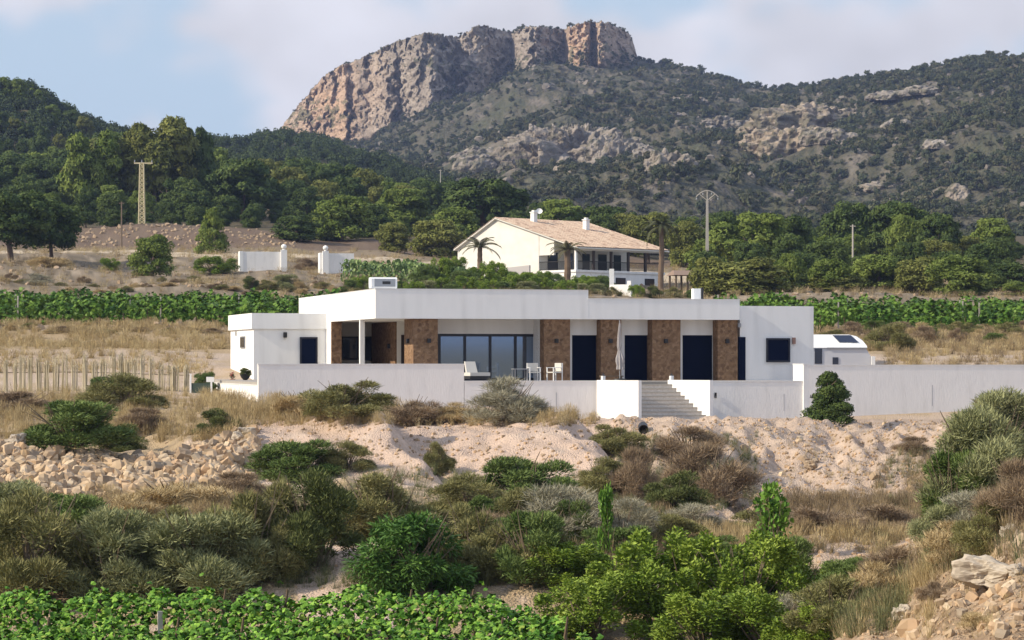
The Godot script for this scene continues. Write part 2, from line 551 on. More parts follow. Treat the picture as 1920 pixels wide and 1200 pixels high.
# ---------------------------------------------------------------- mountain
const CLIFF_TOP = [Vector2(522, 244), Vector2(540, 222), Vector2(560, 198), Vector2(600, 152), Vector2(640, 122), Vector2(700, 98), Vector2(740, 78), Vector2(800, 64), Vector2(870, 58), Vector2(895, 50), Vector2(950, 54), Vector2(966, 54), Vector2(972, 50), Vector2(1000, 49), Vector2(1058, 50), Vector2(1066, 44), Vector2(1100, 39), Vector2(1140, 41), Vector2(1165, 50), Vector2(1180, 64), Vector2(1190, 88), Vector2(1194, 106)]
const CLIFF_BASE = [Vector2(522, 250), Vector2(560, 256), Vector2(640, 268), Vector2(690, 268), Vector2(760, 230), Vector2(800, 208), Vector2(850, 190), Vector2(900, 176), Vector2(940, 156), Vector2(960, 140), Vector2(1010, 132), Vector2(1060, 122), Vector2(1120, 124), Vector2(1194, 112)]
const CLIFF_D = [Vector2(515, 1775), Vector2(540, 1740), Vector2(620, 1690), Vector2(700, 1652), Vector2(815, 1600), Vector2(835, 1600), Vector2(960, 1648), Vector2(966, 1618), Vector2(1005, 1600), Vector2(1016, 1604), Vector2(1058, 1632), Vector2(1066, 1600), Vector2(1098, 1588), Vector2(1104, 1592), Vector2(1108, 1622), Vector2(1116, 1620), Vector2(1122, 1594), Vector2(1135, 1594), Vector2(1180, 1625), Vector2(1196, 1660)]
const RIDGE = [Vector2(400, 330), Vector2(500, 262), Vector2(522, 250), Vector2(560, 252), Vector2(640, 262), Vector2(690, 262), Vector2(760, 224), Vector2(800, 202), Vector2(850, 184), Vector2(900, 170), Vector2(940, 150), Vector2(960, 134), Vector2(1010, 126), Vector2(1060, 116), Vector2(1120, 118), Vector2(1194, 108), Vector2(1230, 117), Vector2(1280, 124), Vector2(1340, 140), Vector2(1400, 160), Vector2(1430, 168), Vector2(1500, 164), Vector2(1560, 156), Vector2(1640, 146), Vector2(1700, 137), Vector2(1760, 122), Vector2(1850, 110), Vector2(1920, 104), Vector2(2050, 96), Vector2(2300, 92), Vector2(2600, 110)]
const RIDGE_D = [Vector2(400, 1780), Vector2(515, 1785), Vector2(620, 1700), Vector2(700, 1662), Vector2(820, 1612), Vector2(960, 1655), Vector2(1060, 1640), Vector2(1194, 1655), Vector2(1430, 1560), Vector2(1700, 1400), Vector2(1920, 1300), Vector2(2600, 1300)]
const HILL = [Vector2(-700, 60), Vector2(-300, 90), Vector2(-100, 140), Vector2(0, 172), Vector2(40, 168), Vector2(75, 180), Vector2(110, 205), Vector2(150, 228), Vector2(220, 254), Vector2(300, 272), Vector2(380, 270), Vector2(450, 272), Vector2(500, 258), Vector2(540, 258), Vector2(600, 268), Vector2(680, 298), Vector2(740, 314), Vector2(800, 338), Vector2(860, 362), Vector2(950, 400), Vector2(1050, 440)]
const HILL_D = [Vector2(-700, 760), Vector2(0, 740), Vector2(220, 820), Vector2(380, 900), Vector2(530, 1000), Vector2(800, 920), Vector2(1050, 800)]
var MD := PackedFloat32Array()
var rocks := []      # rock patches on the mountain: px, py, half width, half height (pixels at their distance)

func mountain_y(px: float, d: float) -> float:
	var dr := lin(RIDGE_D, px)
	var yr := EYE + (HOR - lin(RIDGE, px)) / F * dr
	var t := (d - 580.0) / (dr - 580.0)
	var x := gx(px, d)
	var y := 0.0
	if t < 1.0:
		y = 22.0 + (yr - 22.0) * (t * .55 + t * absf(t) * .45)
	else:
		y = yr - (d - dr) * .25
	var a := sstep(0, .25, t) * (1.0 - sstep(.86, 1.0, t)) * 1.0
	if a > 0.0 or t >= 1.0:
		var rd := absf(nr.get_noise_2d(x * .010, d * .005))
		y += (.22 - rd) * 42.0 * a
		y += nz.get_noise_2d(x * .05, d * .05) * 13.0 * a
		y += nf.get_noise_2d(x * .07, d * .07) * 3.0 * sstep(0, .2, t)
	return y

func hill_y(px: float, d: float) -> float:
	var dr := lin(HILL_D, px)
	var yr := EYE + (HOR - lin(HILL, px)) / F * dr
	var t := (d - 540.0) / (dr - 540.0)
	var x := gx(px, d)
	var y := lerpf(30.0, yr, clampf(t, -.2, 1.0)) if t < 1 else yr - (d - dr) * .35
	y += nz.get_noise_2d(x * .12, d * .12) * 6.0 * sstep(0, .3, t) * (1.0 - sstep(.8, 1.0, t))
	return y

func slope_mesh(p0: float, p1: float, ps: float, ds: PackedFloat32Array, fy: Callable, fc: Callable) -> ArrayMesh:
	var nc := int((p1 - p0) / ps) + 1
	var nrow := ds.size()
	var v := PackedVector3Array(); var n := PackedVector3Array(); var c := PackedColorArray(); var idx := PackedInt32Array()
	v.resize(nc * nrow); n.resize(nc * nrow); c.resize(nc * nrow)
	for r in nrow:
		for j in nc:
			var px := p0 + j * ps
			v[r * nc + j] = Vector3(gx(px, ds[r]), fy.call(px, ds[r]), -ds[r])
			c[r * nc + j] = fc.call(px, ds[r], v[r * nc + j])
	for r in nrow:
		for j in nc:
			var a := v[r * nc + maxi(j - 1, 0)]; var b := v[r * nc + mini(j + 1, nc - 1)]
			var e := v[maxi(r - 1, 0) * nc + j]; var f := v[mini(r + 1, nrow - 1) * nc + j]
			n[r * nc + j] = (b - a).cross(f - e).normalized()
	for r in range(nrow - 1):
		for j in range(nc - 1):
			var k := r * nc + j
			idx.append_array([k, k + nc, k + 1, k + 1, k + nc, k + nc + 1])
	return grid_mesh(v, n, c, idx)

func mountain_color(px: float, d: float, p: Vector3) -> Color:
	var n1 := nz.get_noise_2d(p.x * .16, d * .16) * .5 + .5
	var n2 := nf.get_noise_2d(p.x * .12 + 90, d * .12) * .5 + .5
	var c := c3(.076, .072, .05).lerp(c3(.125, .114, .082), n1)
	var n3 := nf.get_noise_2d(p.x * .5, d * .5)
	c = c.lerp(c3(.045, .055, .034), sstep(-.1, .3, n3) * .6)
	c = c.lerp(c3(.235, .20, .17), sstep(.62, .74, n2) * .6)
	c = c.lerp(c3(.10, .105, .065), sstep(.5, .3, n1) * .5)
	return c

func hill_color(px: float, d: float, p: Vector3) -> Color:
	return c3(.075, .08, .045).lerp(c3(.14, .12, .08), nz.get_noise_2d(p.x * .3, d * .3) * .5 + .5)

func build_mountain() -> void:
	var ds := PackedFloat32Array()
	var d := 600.0
	while d < 2300.0:
		ds.push_back(d); d += 7.0 if d < 1850.0 else 60.0
	part("mountain", slope_mesh(396, 2560, 6, ds, mountain_y, mountain_color), M.mountain, self).set_meta("kind", "structure")
	var hs := PackedFloat32Array()
	d = 530.0
	while d < 1250.0:
		hs.push_back(d); d += 8.0
	part("wooded_hill", slope_mesh(-700, 1060, 8, hs, hill_y, hill_color), M.mountain, self).set_meta("kind", "structure")
	# the cliff: an upright wall of rock with buttresses, cracks and ledges, closed by a plateau behind
	var u0 := 516.0; var u1 := 1196.0; var us := 1.8
	var nc := int((u1 - u0) / us) + 1
	var rows := 64; var cap := 6
	var v := PackedVector3Array(); var c := PackedColorArray(); var n := PackedVector3Array(); var idx := PackedInt32Array()
	var tot := rows + cap
	v.resize(nc * tot); c.resize(nc * tot); n.resize(nc * tot)
	for j in nc:
		var px := u0 + j * us
		var dd := lin(CLIFF_D, px)
		var tp := lin(CLIFF_TOP, px) + nf.get_noise_1d(px * 1.6) * 5.0
		var bs := lin(CLIFF_BASE, px) + 10.0
		bs = maxf(bs, tp + 4.0)
		for r in tot:
			var t := minf(float(r) / (rows - 1), 1.0)
			var py := lerpf(bs, tp, t)
			var x := gx(px, dd); var y := EYE + (HOR - py) / F * dd
			var warp := nf.get_noise_2d(x * .25, y * .25) * 7.0
			var col_n := absf(nr.get_noise_2d((x + warp) * .26, y * .020))          # upright cracks
			var but := nz.get_noise_2d((x + warp * .6) * .17, y * .022)                # buttresses
			var blk := nz.get_noise_2d((x + warp) * .5, y * .085)                     # blocks
			var led := absf(nr.get_noise_2d(x * .012 + 40, (y + warp) * .085))         # ledges
			var fin := nf.get_noise_3d(x * .45, y * .45, 3.0)
			var off := (col_n - .25) * 17.0 + but * 26.0 + blk * 6.5 - led * 6.0 + fin * .9
			off += t * 12.0                                                            # leans back a little
			var edge := sstep(0, .1, t)
			var back := 0.0
			if r >= rows:
				back = (r - rows + 1) * 22.0
				y += (1.0 - pow((r - rows + 1) / float(cap), 2.0)) * 2.5 - (r - rows) * 2.0
			var dz := dd - off * edge * -1.0 * .9 - 6.0 + back
			var k := r * nc + j
			v[k] = Vector3(gx(px, dd) * (dz / dd if r < rows else (dd + off * .9 - 6.0) / dd), y, -dz)
			# rock colour: grey limestone with ochre and rusty stretches
			var warm := sstep(760, 600, px) * .8 + sstep(1050, 1066, px) * .65
			warm = clampf(warm * (.55 + nz.get_noise_2d(x * .06, y * .05 + 20) * 1.1), 0, 1)
			var rock := c3(.29, .245, .21).lerp(c3(.48, .415, .35), clampf(blk * .7 + .5, 0, 1))
			rock = rock.lerp(c3(.58, .36, .225), warm * .8)
			rock = rock.lerp(c3(.15, .135, .125), sstep(.10, .0, col_n) * .45)
			rock = rock.lerp(c3(.17, .155, .14), sstep(.1, .5, nr.get_noise_2d(x * .06 + 9, y * .012)) * .6)
			if r >= rows - 1: rock = c3(.15, .14, .09)
			elif led > .42 and fin > 0.05: rock = rock.lerp(c3(.10, .11, .06), .7)
			c[k] = rock
	for r in tot:
		for j in nc:
			var a := v[r * nc + maxi(j - 1, 0)]; var b := v[r * nc + mini(j + 1, nc - 1)]
			var e := v[maxi(r - 1, 0) * nc + j]; var f := v[mini(r + 1, tot - 1) * nc + j]
			n[r * nc + j] = (b - a).cross(f - e).normalized()
	for r in range(tot - 1):
		for j in range(nc - 1):
			var k := r * nc + j
			idx.append_array([k, k + nc, k + 1, k + 1, k + nc, k + nc + 1])
	part("cliff", grid_mesh(v, n, c, idx), M.mountain, self).set_meta("kind", "structure")

func mountain_d_at(px: float, py: float) -> float:
	var d := 640.0
	while d < 1800.0:
		if HOR - (mountain_y(px, d) - EYE) / d * F <= py: return d
		d += 12.0
	return -1.0

func outcrop(px: float, py: float, w: float, h: float, seed_: int, warm: float) -> void:
	# a rocky knob standing out of the slope: a lumpy dome with cracks
	var d := mountain_d_at(px, py)
	if d < 0: return
	var s := d / F
	var rx := w * s; var ry := h * s
	var b := PackedVector3Array(); var c := PackedColorArray(); var n := PackedVector3Array(); var idx := PackedInt32Array()
	var nu := 120; var nv := 46
	for i in nv:
		var ph := lerpf(-.35, PI / 2, float(i) / (nv - 1))
		for j in nu:
			var th := TAU * j / (nu - 1)
			var dir := Vector3(cos(ph) * cos(th), sin(ph), cos(ph) * sin(th))
			var q := dir * Vector3(rx, ry, rx) + Vector3(seed_ * 31.0, seed_ * 17.0, 0)
			var cr := absf(nr.get_noise_3d(q.x * .34, q.y * .12, q.z * .34))
			var bl := nz.get_noise_3d(q.x * .55, q.y * .40, q.z * .55)
			var big := nz.get_noise_3d(q.x * .06, q.y * .06, q.z * .06)
			var fi := nf.get_noise_3d(q.x * .6, q.y * .6, q.z * .6)
			var cr2 := absf(nr.get_noise_3d(q.x * .9 + 7, q.y * .35, q.z * .9))
			var k := .95 + big * .8 + bl * .16 + (cr - .2) * .55 + (cr2 - .2) * .35 + fi * .10
			b.push_back(dir * Vector3(rx, ry, rx * .8) * k)
			var rock := c3(.17, .155, .14).lerp(c3(.36, .325, .29), clampf(bl * .8 + .5, 0, 1))
			rock = rock.lerp(c3(.44, .345, .25), warm * .75 * clampf(.7 + big, 0, 1))
			rock = rock.lerp(c3(.10, .10, .065), sstep(.1, .35, fi + big * .5) * .7)
			c.push_back(rock)
	n.resize(b.size())
	for i in nv:
		for j in nu:
			var a := b[i * nu + (j - 1 if j > 0 else nu - 2)]; var e := b[i * nu + (j + 1 if j < nu - 1 else 1)]
			var f := b[maxi(i - 1, 0) * nu + j]; var g := b[mini(i + 1, nv - 1) * nu + j]
			var nn := (g - f).cross(e - a)
			n[i * nu + j] = nn.normalized() if nn.length() > 1e-6 else Vector3.UP
	for i in range(nv - 1):
		for j in range(nu - 1):
			var k := i * nu + j
			idx.append_array([k, k + 1, k + nu, k + 1, k + nu + 1, k + nu])
	var o := part("rock_outcrop", grid_mesh(b, n, c, idx), M.mountain, self, Vector3(gx(px, d), mountain_y(px, d) - ry * .38, -d))
	o.set_meta("kind", "structure")

# ---------------------------------------------------------------- plants
func leaf_tri(b: MB, p: Vector3, dir: Vector3, L: float, W: float, col: Color) -> void:
	var s := dir.cross(rdir()).normalized() * W * .5
	b.tri(p - s, p + dir * L, p + s, col)

func leaf_diamond(b: MB, p: Vector3, dir: Vector3, L: float, W: float, col: Color) -> void:
	var s := dir.cross(rdir()).normalized() * W * .5
	var m := p + dir * L * .45
	b.tri(p, m + s, p + dir * L, col)
	b.tri(p, p + dir * L, m - s, col)

# crown of unit width and height, base at 0
func crown_mesh(seed_: int, shape: String, n: int, ca: Color, cb: Color) -> ArrayMesh:
	rng.seed = seed_
	var b := MB.new()
	var lobes := []
	var count := 46 if shape != "round" and shape != "young" else 70
	for k in count:
		var y := 0.0; var r := 0.0; var rad := 0.0
		var an := k * 2.39996 + rr(-.4, .4)
		match shape:
			"umbrella":
				y = rr(.27, .87); r = .36 * sqrt(clampf(1.0 - pow((y - .56) / .40, 2.0), .05, 1)) * rr(.55, 1.08); rad = rr(.09, .17)
			"cone":
				y = rr(.14, .93); r = .40 * (1.02 - y) * rr(.5, 1.1); rad = rr(.09, .14) * (1.5 - y * .8)
			"young":
				y = rr(.05, .92); r = .40 * pow(1.0 - y, .7) * rr(.5, 1.1); rad = rr(.12, .19) * (1.1 - y * .55)
			_:
				y = rr(.04, .87); r = .38 * sqrt(clampf(1.0 - pow((y - .36) / .58, 2.0), .03, 1)) * rr(.5, 1.05); rad = rr(.11, .20)
		lobes.append([Vector3(cos(an) * r, y, sin(an) * r), rad, rr(0, 1)])
	for k in n:
		var lb: Array = lobes[rng.randi() % lobes.size()]
		var dir := rdir()
		if dir.y < -.25 and rng.randf() < .75: dir.y = -dir.y
		var p: Vector3 = lb[0] + dir * Vector3(1, .82, 1) * lb[1] * pow(rng.randf(), .28)
		if p.y > 1.02 or p.y < 0.0: continue
		var nn := (dir * 1.0 + rdir() * .75).normalized()
		var t := nn.cross(rdir()).normalized()
		var w := nn.cross(t)
		var sz := rr(.018, .034)
		var col := ca.lerp(cb, clampf(lb[2] * .7 + rr(-.15, .45), 0, 1))
		b.tri(p - t * sz * .5, p + w * sz * 1.5, p + t * sz * .5, col)
		b.tri(p - w * sz * .7, p + t * sz * 1.1 - w * sz * .2, p + w * sz * .5, col)
	return b.mesh()

func trunk_mesh(seed_: int, shape: String) -> ArrayMesh:
	rng.seed = seed_
	var b := MB.new()
	var col := c3(.13, .10, .08)
	var top := .62 if shape == "umbrella" else .8
	var p1 := Vector3(rr(-.04, .04), top * .5, rr(-.04, .04))
	var p2 := Vector3(rr(-.06, .06), top, rr(-.06, .06))
	b.tube([Vector3(0, -.05, 0), p1, p2], [.035, .025, .010], 6, col)
	for k in 6:
		var an := k * 2.4 + rr(0, .6)
		var s := p1.lerp(p2, rr(-.1, .8))
		var e := s + Vector3(cos(an) * .22, rr(.06, .16), sin(an) * .22)
		b.tube([s, s.lerp(e, .5) + Vector3(0, -.02, 0), e], [.012, .009, .004], 4, col)
	return b.mesh()

var pines := {}
func setup_pines() -> void:
	var tones := [
		[c3(.085, .125, .024), c3(.20, .25, .06)],     # fresh green
		[c3(.045, .074, .024), c3(.11, .15, .042)],     # dark green
		[c3(.10, .115, .028), c3(.22, .23, .065)],       # olive
	]
	for s in ["umbrella", "cone", "round", "young"]:
		for t in 3:
			for q in 2:
				pines["%s%d%d" % [s, t, q]] = crown_mesh(100 + t * 10 + q + s.length() * 77, s, 10500 if s != "cone" else 6500, tones[t][0], tones[t][1])
		pines[s + "_trunk"] = trunk_mesh(300 + s.length(), s)

func tree(called: String, label: String, category: String, base: Vector3, w: float, h: float, shape: String, tone: int, group := "") -> Node3D:
	var t := thing(called, label, category, base, rr(0, TAU), group)
	var tr := part("trunk", pines[shape + "_trunk"], M.bark, t)
	var cr := part("crown", pines["%s%d%d" % [shape, tone, rng.randi() % 2]], M.pine, t)
	for o in [tr, cr]: o.scale = Vector3(w, h, w)
	return t

# tree by picture position of its foot (px), distance, and size in picture units
func tree_at(called: String, label: String, px: float, d: float, wp: float, top: float, shape: String, tone: int, group := "") -> void:
	var p := spot(px, d, .1)
	var h := EYE + (HOR - top) / F * d - p.y
	tree(called, label, "tree", p, wp / F * d, h, shape, tone, group)

var shrubs := {}
func shrub_mesh(seed_: int, kind: String) -> ArrayMesh:
	rng.seed = seed_
	var b := MB.new()
	var n := 15000; var L := .085; var W := .012; var up := .45; var ca := c3(0.162, 0.169, 0.081); var cb := c3(0.270, 0.270, 0.142); var lobes_n := 24; var diamond := false; var jit := .55
	match kind:
		"sage": ca = c3(.165, .18, .08); cb = c3(.34, .35, .18); n = 22000; L = .062; W = .010
		"olive": ca = c3(.15, .15, .055); cb = c3(.30, .28, .125); n = 22000; L = .06; W = .010
		"dark": ca = c3(.085, .105, .035); cb = c3(.175, .195, .072); n = 19000; L = .058; W = .012
		"green": ca = c3(.085, .135, .035); cb = c3(.18, .235, .075); n = 19000; L = .058; W = .013
		"grey": ca = c3(0.257, 0.243, 0.169); cb = c3(0.405, 0.378, 0.284); n = 13000; L = .11; W = .008
		"brown": ca = c3(0.203, 0.149, 0.101); cb = c3(0.338, 0.257, 0.169); n = 11000; L = .11; W = .008
		"straw": ca = c3(0.365, 0.277, 0.142); cb = c3(0.567, 0.446, 0.257); n = 10000; L = .14; W = .008; up = .75
		"weep": ca = c3(.04, .10, .02); cb = c3(.11, .205, .045); n = 11000; L = .075; W = .017; up = -.35; diamond = true
		"leafy": ca = c3(.10, .17, .02); cb = c3(.29, .37, .06); n = 15000; L = .042; W = .019; up = .6; diamond = true; lobes_n = 34; jit = .8
		"shoot": ca = c3(0.081, 0.176, 0.027); cb = c3(0.176, 0.311, 0.047); n = 1300; L = .10; W = .07; up = .2; diamond = true; jit = .8
	var lobes := []
	for k in lobes_n:
		var an := k * 2.39996 + rr(-.5, .5)
		var q := sqrt(rng.randf())
		var r := .40 * q
		var y := rr(.06, 1.0) * (.80 - .45 * q * q)
		if kind == "leafy":
			y = rr(.05, 1.0) * (.92 - .35 * q * q * rng.randf())
		if kind == "shoot":
			r = rr(0, .22); y = rr(.1, .9)
		lobes.append([Vector3(cos(an) * r, y, sin(an) * r), rr(.11, .19), rng.randf()])
	for k in n:
		var lb: Array = lobes[rng.randi() % lobes_n]
		var dir := rdir()
		if dir.y < -.1 and rng.randf() < .6: dir.y = -dir.y
		var p: Vector3 = lb[0] + dir * lb[1] * pow(rng.randf(), .4) * (Vector3(.55, 1.35, .55) if kind == "leafy" else Vector3.ONE)
		if p.y < 0.0: p.y = rr(0, .1)
		var ld := (dir * (1.0 - absf(up)) + Vector3.UP * up + rdir() * jit).normalized()
		var col := ca.lerp(cb, clampf(lb[2] * .6 + rr(-.1, .5), 0, 1))
		var l := L * rr(.6, 1.3)
		if diamond: leaf_diamond(b, p, ld, l, W * rr(.7, 1.2), col)
		else: leaf_tri(b, p, ld, l, W * rr(.7, 1.3), col)
	return b.mesh()

func stems_mesh(seed_: int) -> ArrayMesh:
	rng.seed = seed_
	var b := MB.new()
	for k in 26:
		var an := rr(0, TAU)
		var e := Vector3(cos(an) * rr(.1, .42), rr(.35, .9), sin(an) * rr(.1, .42))
		var s := Vector3(rr(-.05, .05), -.06, rr(-.05, .05))
		var m := s.lerp(e, .5) + Vector3(rr(-.05, .05), .05, rr(-.05, .05))
		b.tube([s, m, e], [.012, .008, .003], 4, c3(.15, .115, .08).lerp(c3(.24, .19, .14), rng.randf()))
	return b.mesh()

func setup_shrubs() -> void:
	for k in ["sage", "olive", "dark", "green", "grey", "brown", "straw", "weep", "leafy", "shoot"]:
		for q in 2:
			shrubs[k + str(q)] = shrub_mesh(500 + q * 13 + k.hash() % 97, k)
	shrubs["stems0"] = stems_mesh(701)
	shrubs["stems1"] = stems_mesh(702)

var shrub_q := 0
func shrub(kind: String, label: String, px: float, py: float, w: float, h: float, dmin := 40.0, group := "") -> void:
	var d := d_at(px, py, dmin)
	shrub_d(kind, label, px, d, w, h, group)

func shrub_d(kind: String, label: String, px: float, d: float, w: float, h: float, group := "") -> void:
	var s := d / F
	shrub_q += 1
	var t := thing("vine_shoot" if kind == "shoot" else "shrub", label, "shrub", spot(px, d, .06), fmod(shrub_q * 2.1, TAU), group)
	part("stems", shrubs["stems%d" % (shrub_q % 2)], M.bark, t, Vector3.ZERO, Vector3.ZERO, Vector3(w * s, h * s, w * s))
	part("foliage", shrubs["%s%d" % [kind, shrub_q % 2]], M.dry if kind in ["straw", "brown"] else (M.vine if kind in ["leafy", "shoot", "weep"] else M.leaf), t, Vector3.ZERO, Vector3.ZERO, Vector3(w * s, h * s, w * s))

func multi(called: String, m: Mesh, mat: Material, xf: Array, cols: Array, parent: Node, label := "", category := "") -> void:
	var mm := MultiMesh.new()
	mm.transform_format = MultiMesh.TRANSFORM_3D
	mm.use_colors = cols.size() > 0
	mm.mesh = m
	mm.instance_count = xf.size()
	for k in xf.size():
		mm.set_instance_transform(k, xf[k])
		if cols.size(): mm.set_instance_color(k, cols[k])
	var o := MultiMeshInstance3D.new()
	o.name = called if parent != self else numbered(called)
	o.multimesh = mm
	o.material_override = mat
	parent.add_child(o, true)
	stuff(o)
	if label != "": tag(o, label, category)

func clump_mesh(seed_: int, n: int, sz: float) -> ArrayMesh:
	# a scrub bush of radius about 1
	rng.seed = seed_
	var b := MB.new()
	var lobes := []
	for k in 5: lobes.append([Vector3(rr(-.5, .5), rr(.2, .9), rr(-.5, .5)), rr(.35, .6)])
	for k in n:
		var lb: Array = lobes[rng.randi() % 5]
		var dir := rdir()
		if dir.y < -.2: dir.y = -dir.y
		var p: Vector3 = lb[0] + dir * lb[1] * pow(rng.randf(), .3)
		var nn := (dir + rdir() * .7).normalized()
		var t := nn.cross(rdir()).normalized()
		var w := nn.cross(t)
		var s := sz * rr(.7, 1.3)
		var g := rr(.7, 1.1)
		b.tri(p - t * s, p + w * s * 1.6, p + t * s, Color(g, g, g))
	return b.mesh()

func tuft_mesh(seed_: int, n: int, spread: float, w: float) -> ArrayMesh:
	rng.seed = seed_
	var b := MB.new()
	for k in n:
		var an := rr(0, TAU)
		var o := Vector3(cos(an), 0, sin(an))
		var p := o * rr(0, spread * .5)
		var tip := p + o * rr(.05, spread) + Vector3.UP * rr(.5, 1.0)
		var mid := p.lerp(tip, .55) + Vector3.UP * .08
		var s := Vector3(-o.z, 0, o.x).rotated(Vector3.UP, rr(-1, 1)) * w
		var g := rr(.7, 1.15)
		var col := Color(g, g, g * .95)
		b.tri(p - s, mid, p + s, col)
		b.tri(mid - s * .8, tip, mid + s * .8, col)
	return b.mesh()

# ---------------------------------------------------------------- stones
var stones := []
func stone_mesh(seed_: int, tone: Color, sub := 2) -> ArrayMesh:
	rng.seed = seed_
	var b := MB.new()
	var off := Vector3(seed_ * 3.7, seed_ * 1.3, seed_ * 2.1)
	var fl := Vector3(rr(.85, 1.15), rr(.6, .9), rr(.8, 1.1))
	for f in 6:
		for i in sub:
			for j in sub:
				var q := []
				for e in [[0, 0], [1, 0], [1, 1], [0, 1]]:
					var u: float = (i + e[0]) * 2.0 / sub - 1.0; var w: float = (j + e[1]) * 2.0 / sub - 1.0
					var p := Vector3.ZERO
					match f:
						0: p = Vector3(1, u, w)
						1: p = Vector3(-1, w, u)
						2: p = Vector3(w, 1, u)
						3: p = Vector3(u, -1, w)
						4: p = Vector3(u, w, 1)
						5: p = Vector3(w, u, -1)
					var s := p.normalized()
					var k := .5 * lerpf(1.0, 1.0 / maxf(absf(s.x), maxf(absf(s.y), absf(s.z))), .45)
					var n := nz.get_noise_3dv(s * 9.0 + off * 5.0) * .55
					if sub > 2: n = nz.get_noise_3dv(s * 5.0 + off * 5.0) * .6 + nf.get_noise_3dv(s * 3.0 + off) * .07
					q.append(s * fl * (k * (1.0 + n)))
				var g := rr(.88, 1.08)
				b.quad(q[0], q[1], q[2], q[3], Color(tone.r * g, tone.g * g, tone.b * g))
	return b.mesh()

func setup_stones() -> void:
	var tones := [c3(0.468, 0.352, 0.236), c3(0.402, 0.293, 0.185), c3(0.518, 0.398, 0.275), c3(0.351, 0.262, 0.179), c3(0.452, 0.315, 0.198), c3(0.502, 0.375, 0.243), c3(0.309, 0.248, 0.185), c3(0.552, 0.435, 0.300)]
	for k in tones.size(): stones.append(stone_mesh(40 + k, tones[k]))

func stone_xf(p: Vector3, s: float) -> Transform3D:
	return Transform3D(Basis.from_euler(Vector3(rr(0, TAU), rr(0, TAU), rr(0, TAU))).scaled(Vector3.ONE * s), p)

# ---------------------------------------------------------------- ready
func _ready() -> void:
	var cam := Camera3D.new()
	cam.name = "camera"
	cam.projection = Camera3D.PROJECTION_FRUSTUM
	cam.near = 1.0
	cam.far = 9000.0
	cam.size = 1200.0 / F
	cam.frustum_offset = Vector2(0, 75.0 / F)
	cam.position = Vector3(0, EYE, 0)
	add_child(cam)
	cam.current = true
	nz.seed = 3; nz.frequency = .16; nz.fractal_octaves = 4
	nf.seed = 8; nf.frequency = .45; nf.fractal_octaves = 3
	nr.seed = 12; nr.frequency = .22; nr.fractal_octaves = 3
	build_sky()
	var sun := DirectionalLight3D.new()
	sun.name = "sun"
	sun.light_energy = 1.45
	sun.light_color = Color(1.0, .945, .85)
	sun.light_angular_distance = .5
	sun.shadow_enabled = true
	var az := deg_to_rad(18.0); var el := deg_to_rad(33.0)
	var to_sun := Vector3(-cos(az) * cos(el), sin(el), sin(az) * cos(el))
	sun.basis = Basis.looking_at(-to_sun, Vector3.UP)
	add_child(sun)

	setup_materials()
	build_ground()
	build_mountain()
	build_outcrops()
	setup_pines()
	setup_shrubs()
	setup_stones()
	build_villa()
	build_walls()
	build_terrace_things()
	build_motorhome()
	build_farmhouse()
	build_garden()
	build_poles()
	build_mountain_scrub()
	build_wood()
	build_vines()
	build_shrubs()
	build_rubble()
	build_grass()

# ---------------------------------------------------------------- frames for turned buildings
func fx(px: float, zb: float, cx: float, cd: float, yaw: float) -> float:
	var k := (px - 960.0) / F
	return (k * (cd + zb * cos(yaw)) - cx + zb * sin(yaw)) / (cos(yaw) - k * sin(yaw))

func lbox(b: MB, x0: float, x1: float, y0: float, y1: float, zb0: float, zb1: float) -> void:
	b.box(minf(x0, x1), maxf(x0, x1), minf(y0, y1), maxf(y0, y1), -maxf(zb0, zb1), -minf(zb0, zb1))

func lpart(called: String, mat: Material, parent: Node, x0: float, x1: float, y0: float, y1: float, zb0: float, zb1: float) -> MeshInstance3D:
	var b := MB.new()
	lbox(b, x0, x1, y0, y1, zb0, zb1)
	return part(called, b.mesh(), mat, parent)

# rectangle of the villa's picture on the plane zb: [x0, x1, y0, y1]
func rect(p0: float, p1: float, q0: float, q1: float, zb: float) -> Array:
	var x0 := hx(p0, zb); var x1 := hx(p1, zb)
	return [x0, x1, hy(q1, (x0 + x1) / 2, zb), hy(q0, (x0 + x1) / 2, zb)]

func window(parent: Node, r: Array, zb: float, panes: int, glass: Material, frame := .07, called := "window") -> void:
	var w := MB.new()
	var x0: float = r[0]; var x1: float = r[1]; var y0: float = r[2]; var y1: float = r[3]
	lbox(w, x0, x1, y1 - frame, y1, zb - .05, zb + .1)
	lbox(w, x0, x1, y0, y0 + frame, zb - .05, zb + .1)
	for k in panes + 1:
		var x := lerpf(x0, x1 - frame, float(k) / panes)
		lbox(w, x, x + frame, y0 + frame, y1 - frame, zb - .05, zb + .1)
	var o := part(called, w.mesh(), M.frame, parent)
	for k in panes:
		var a := lerpf(x0, x1 - frame, float(k) / panes) + frame
		var e := lerpf(x0, x1 - frame, float(k + 1) / panes)
		lpart("pane", glass, o, a, e, y0 + frame, y1 - frame, zb, zb + .03)

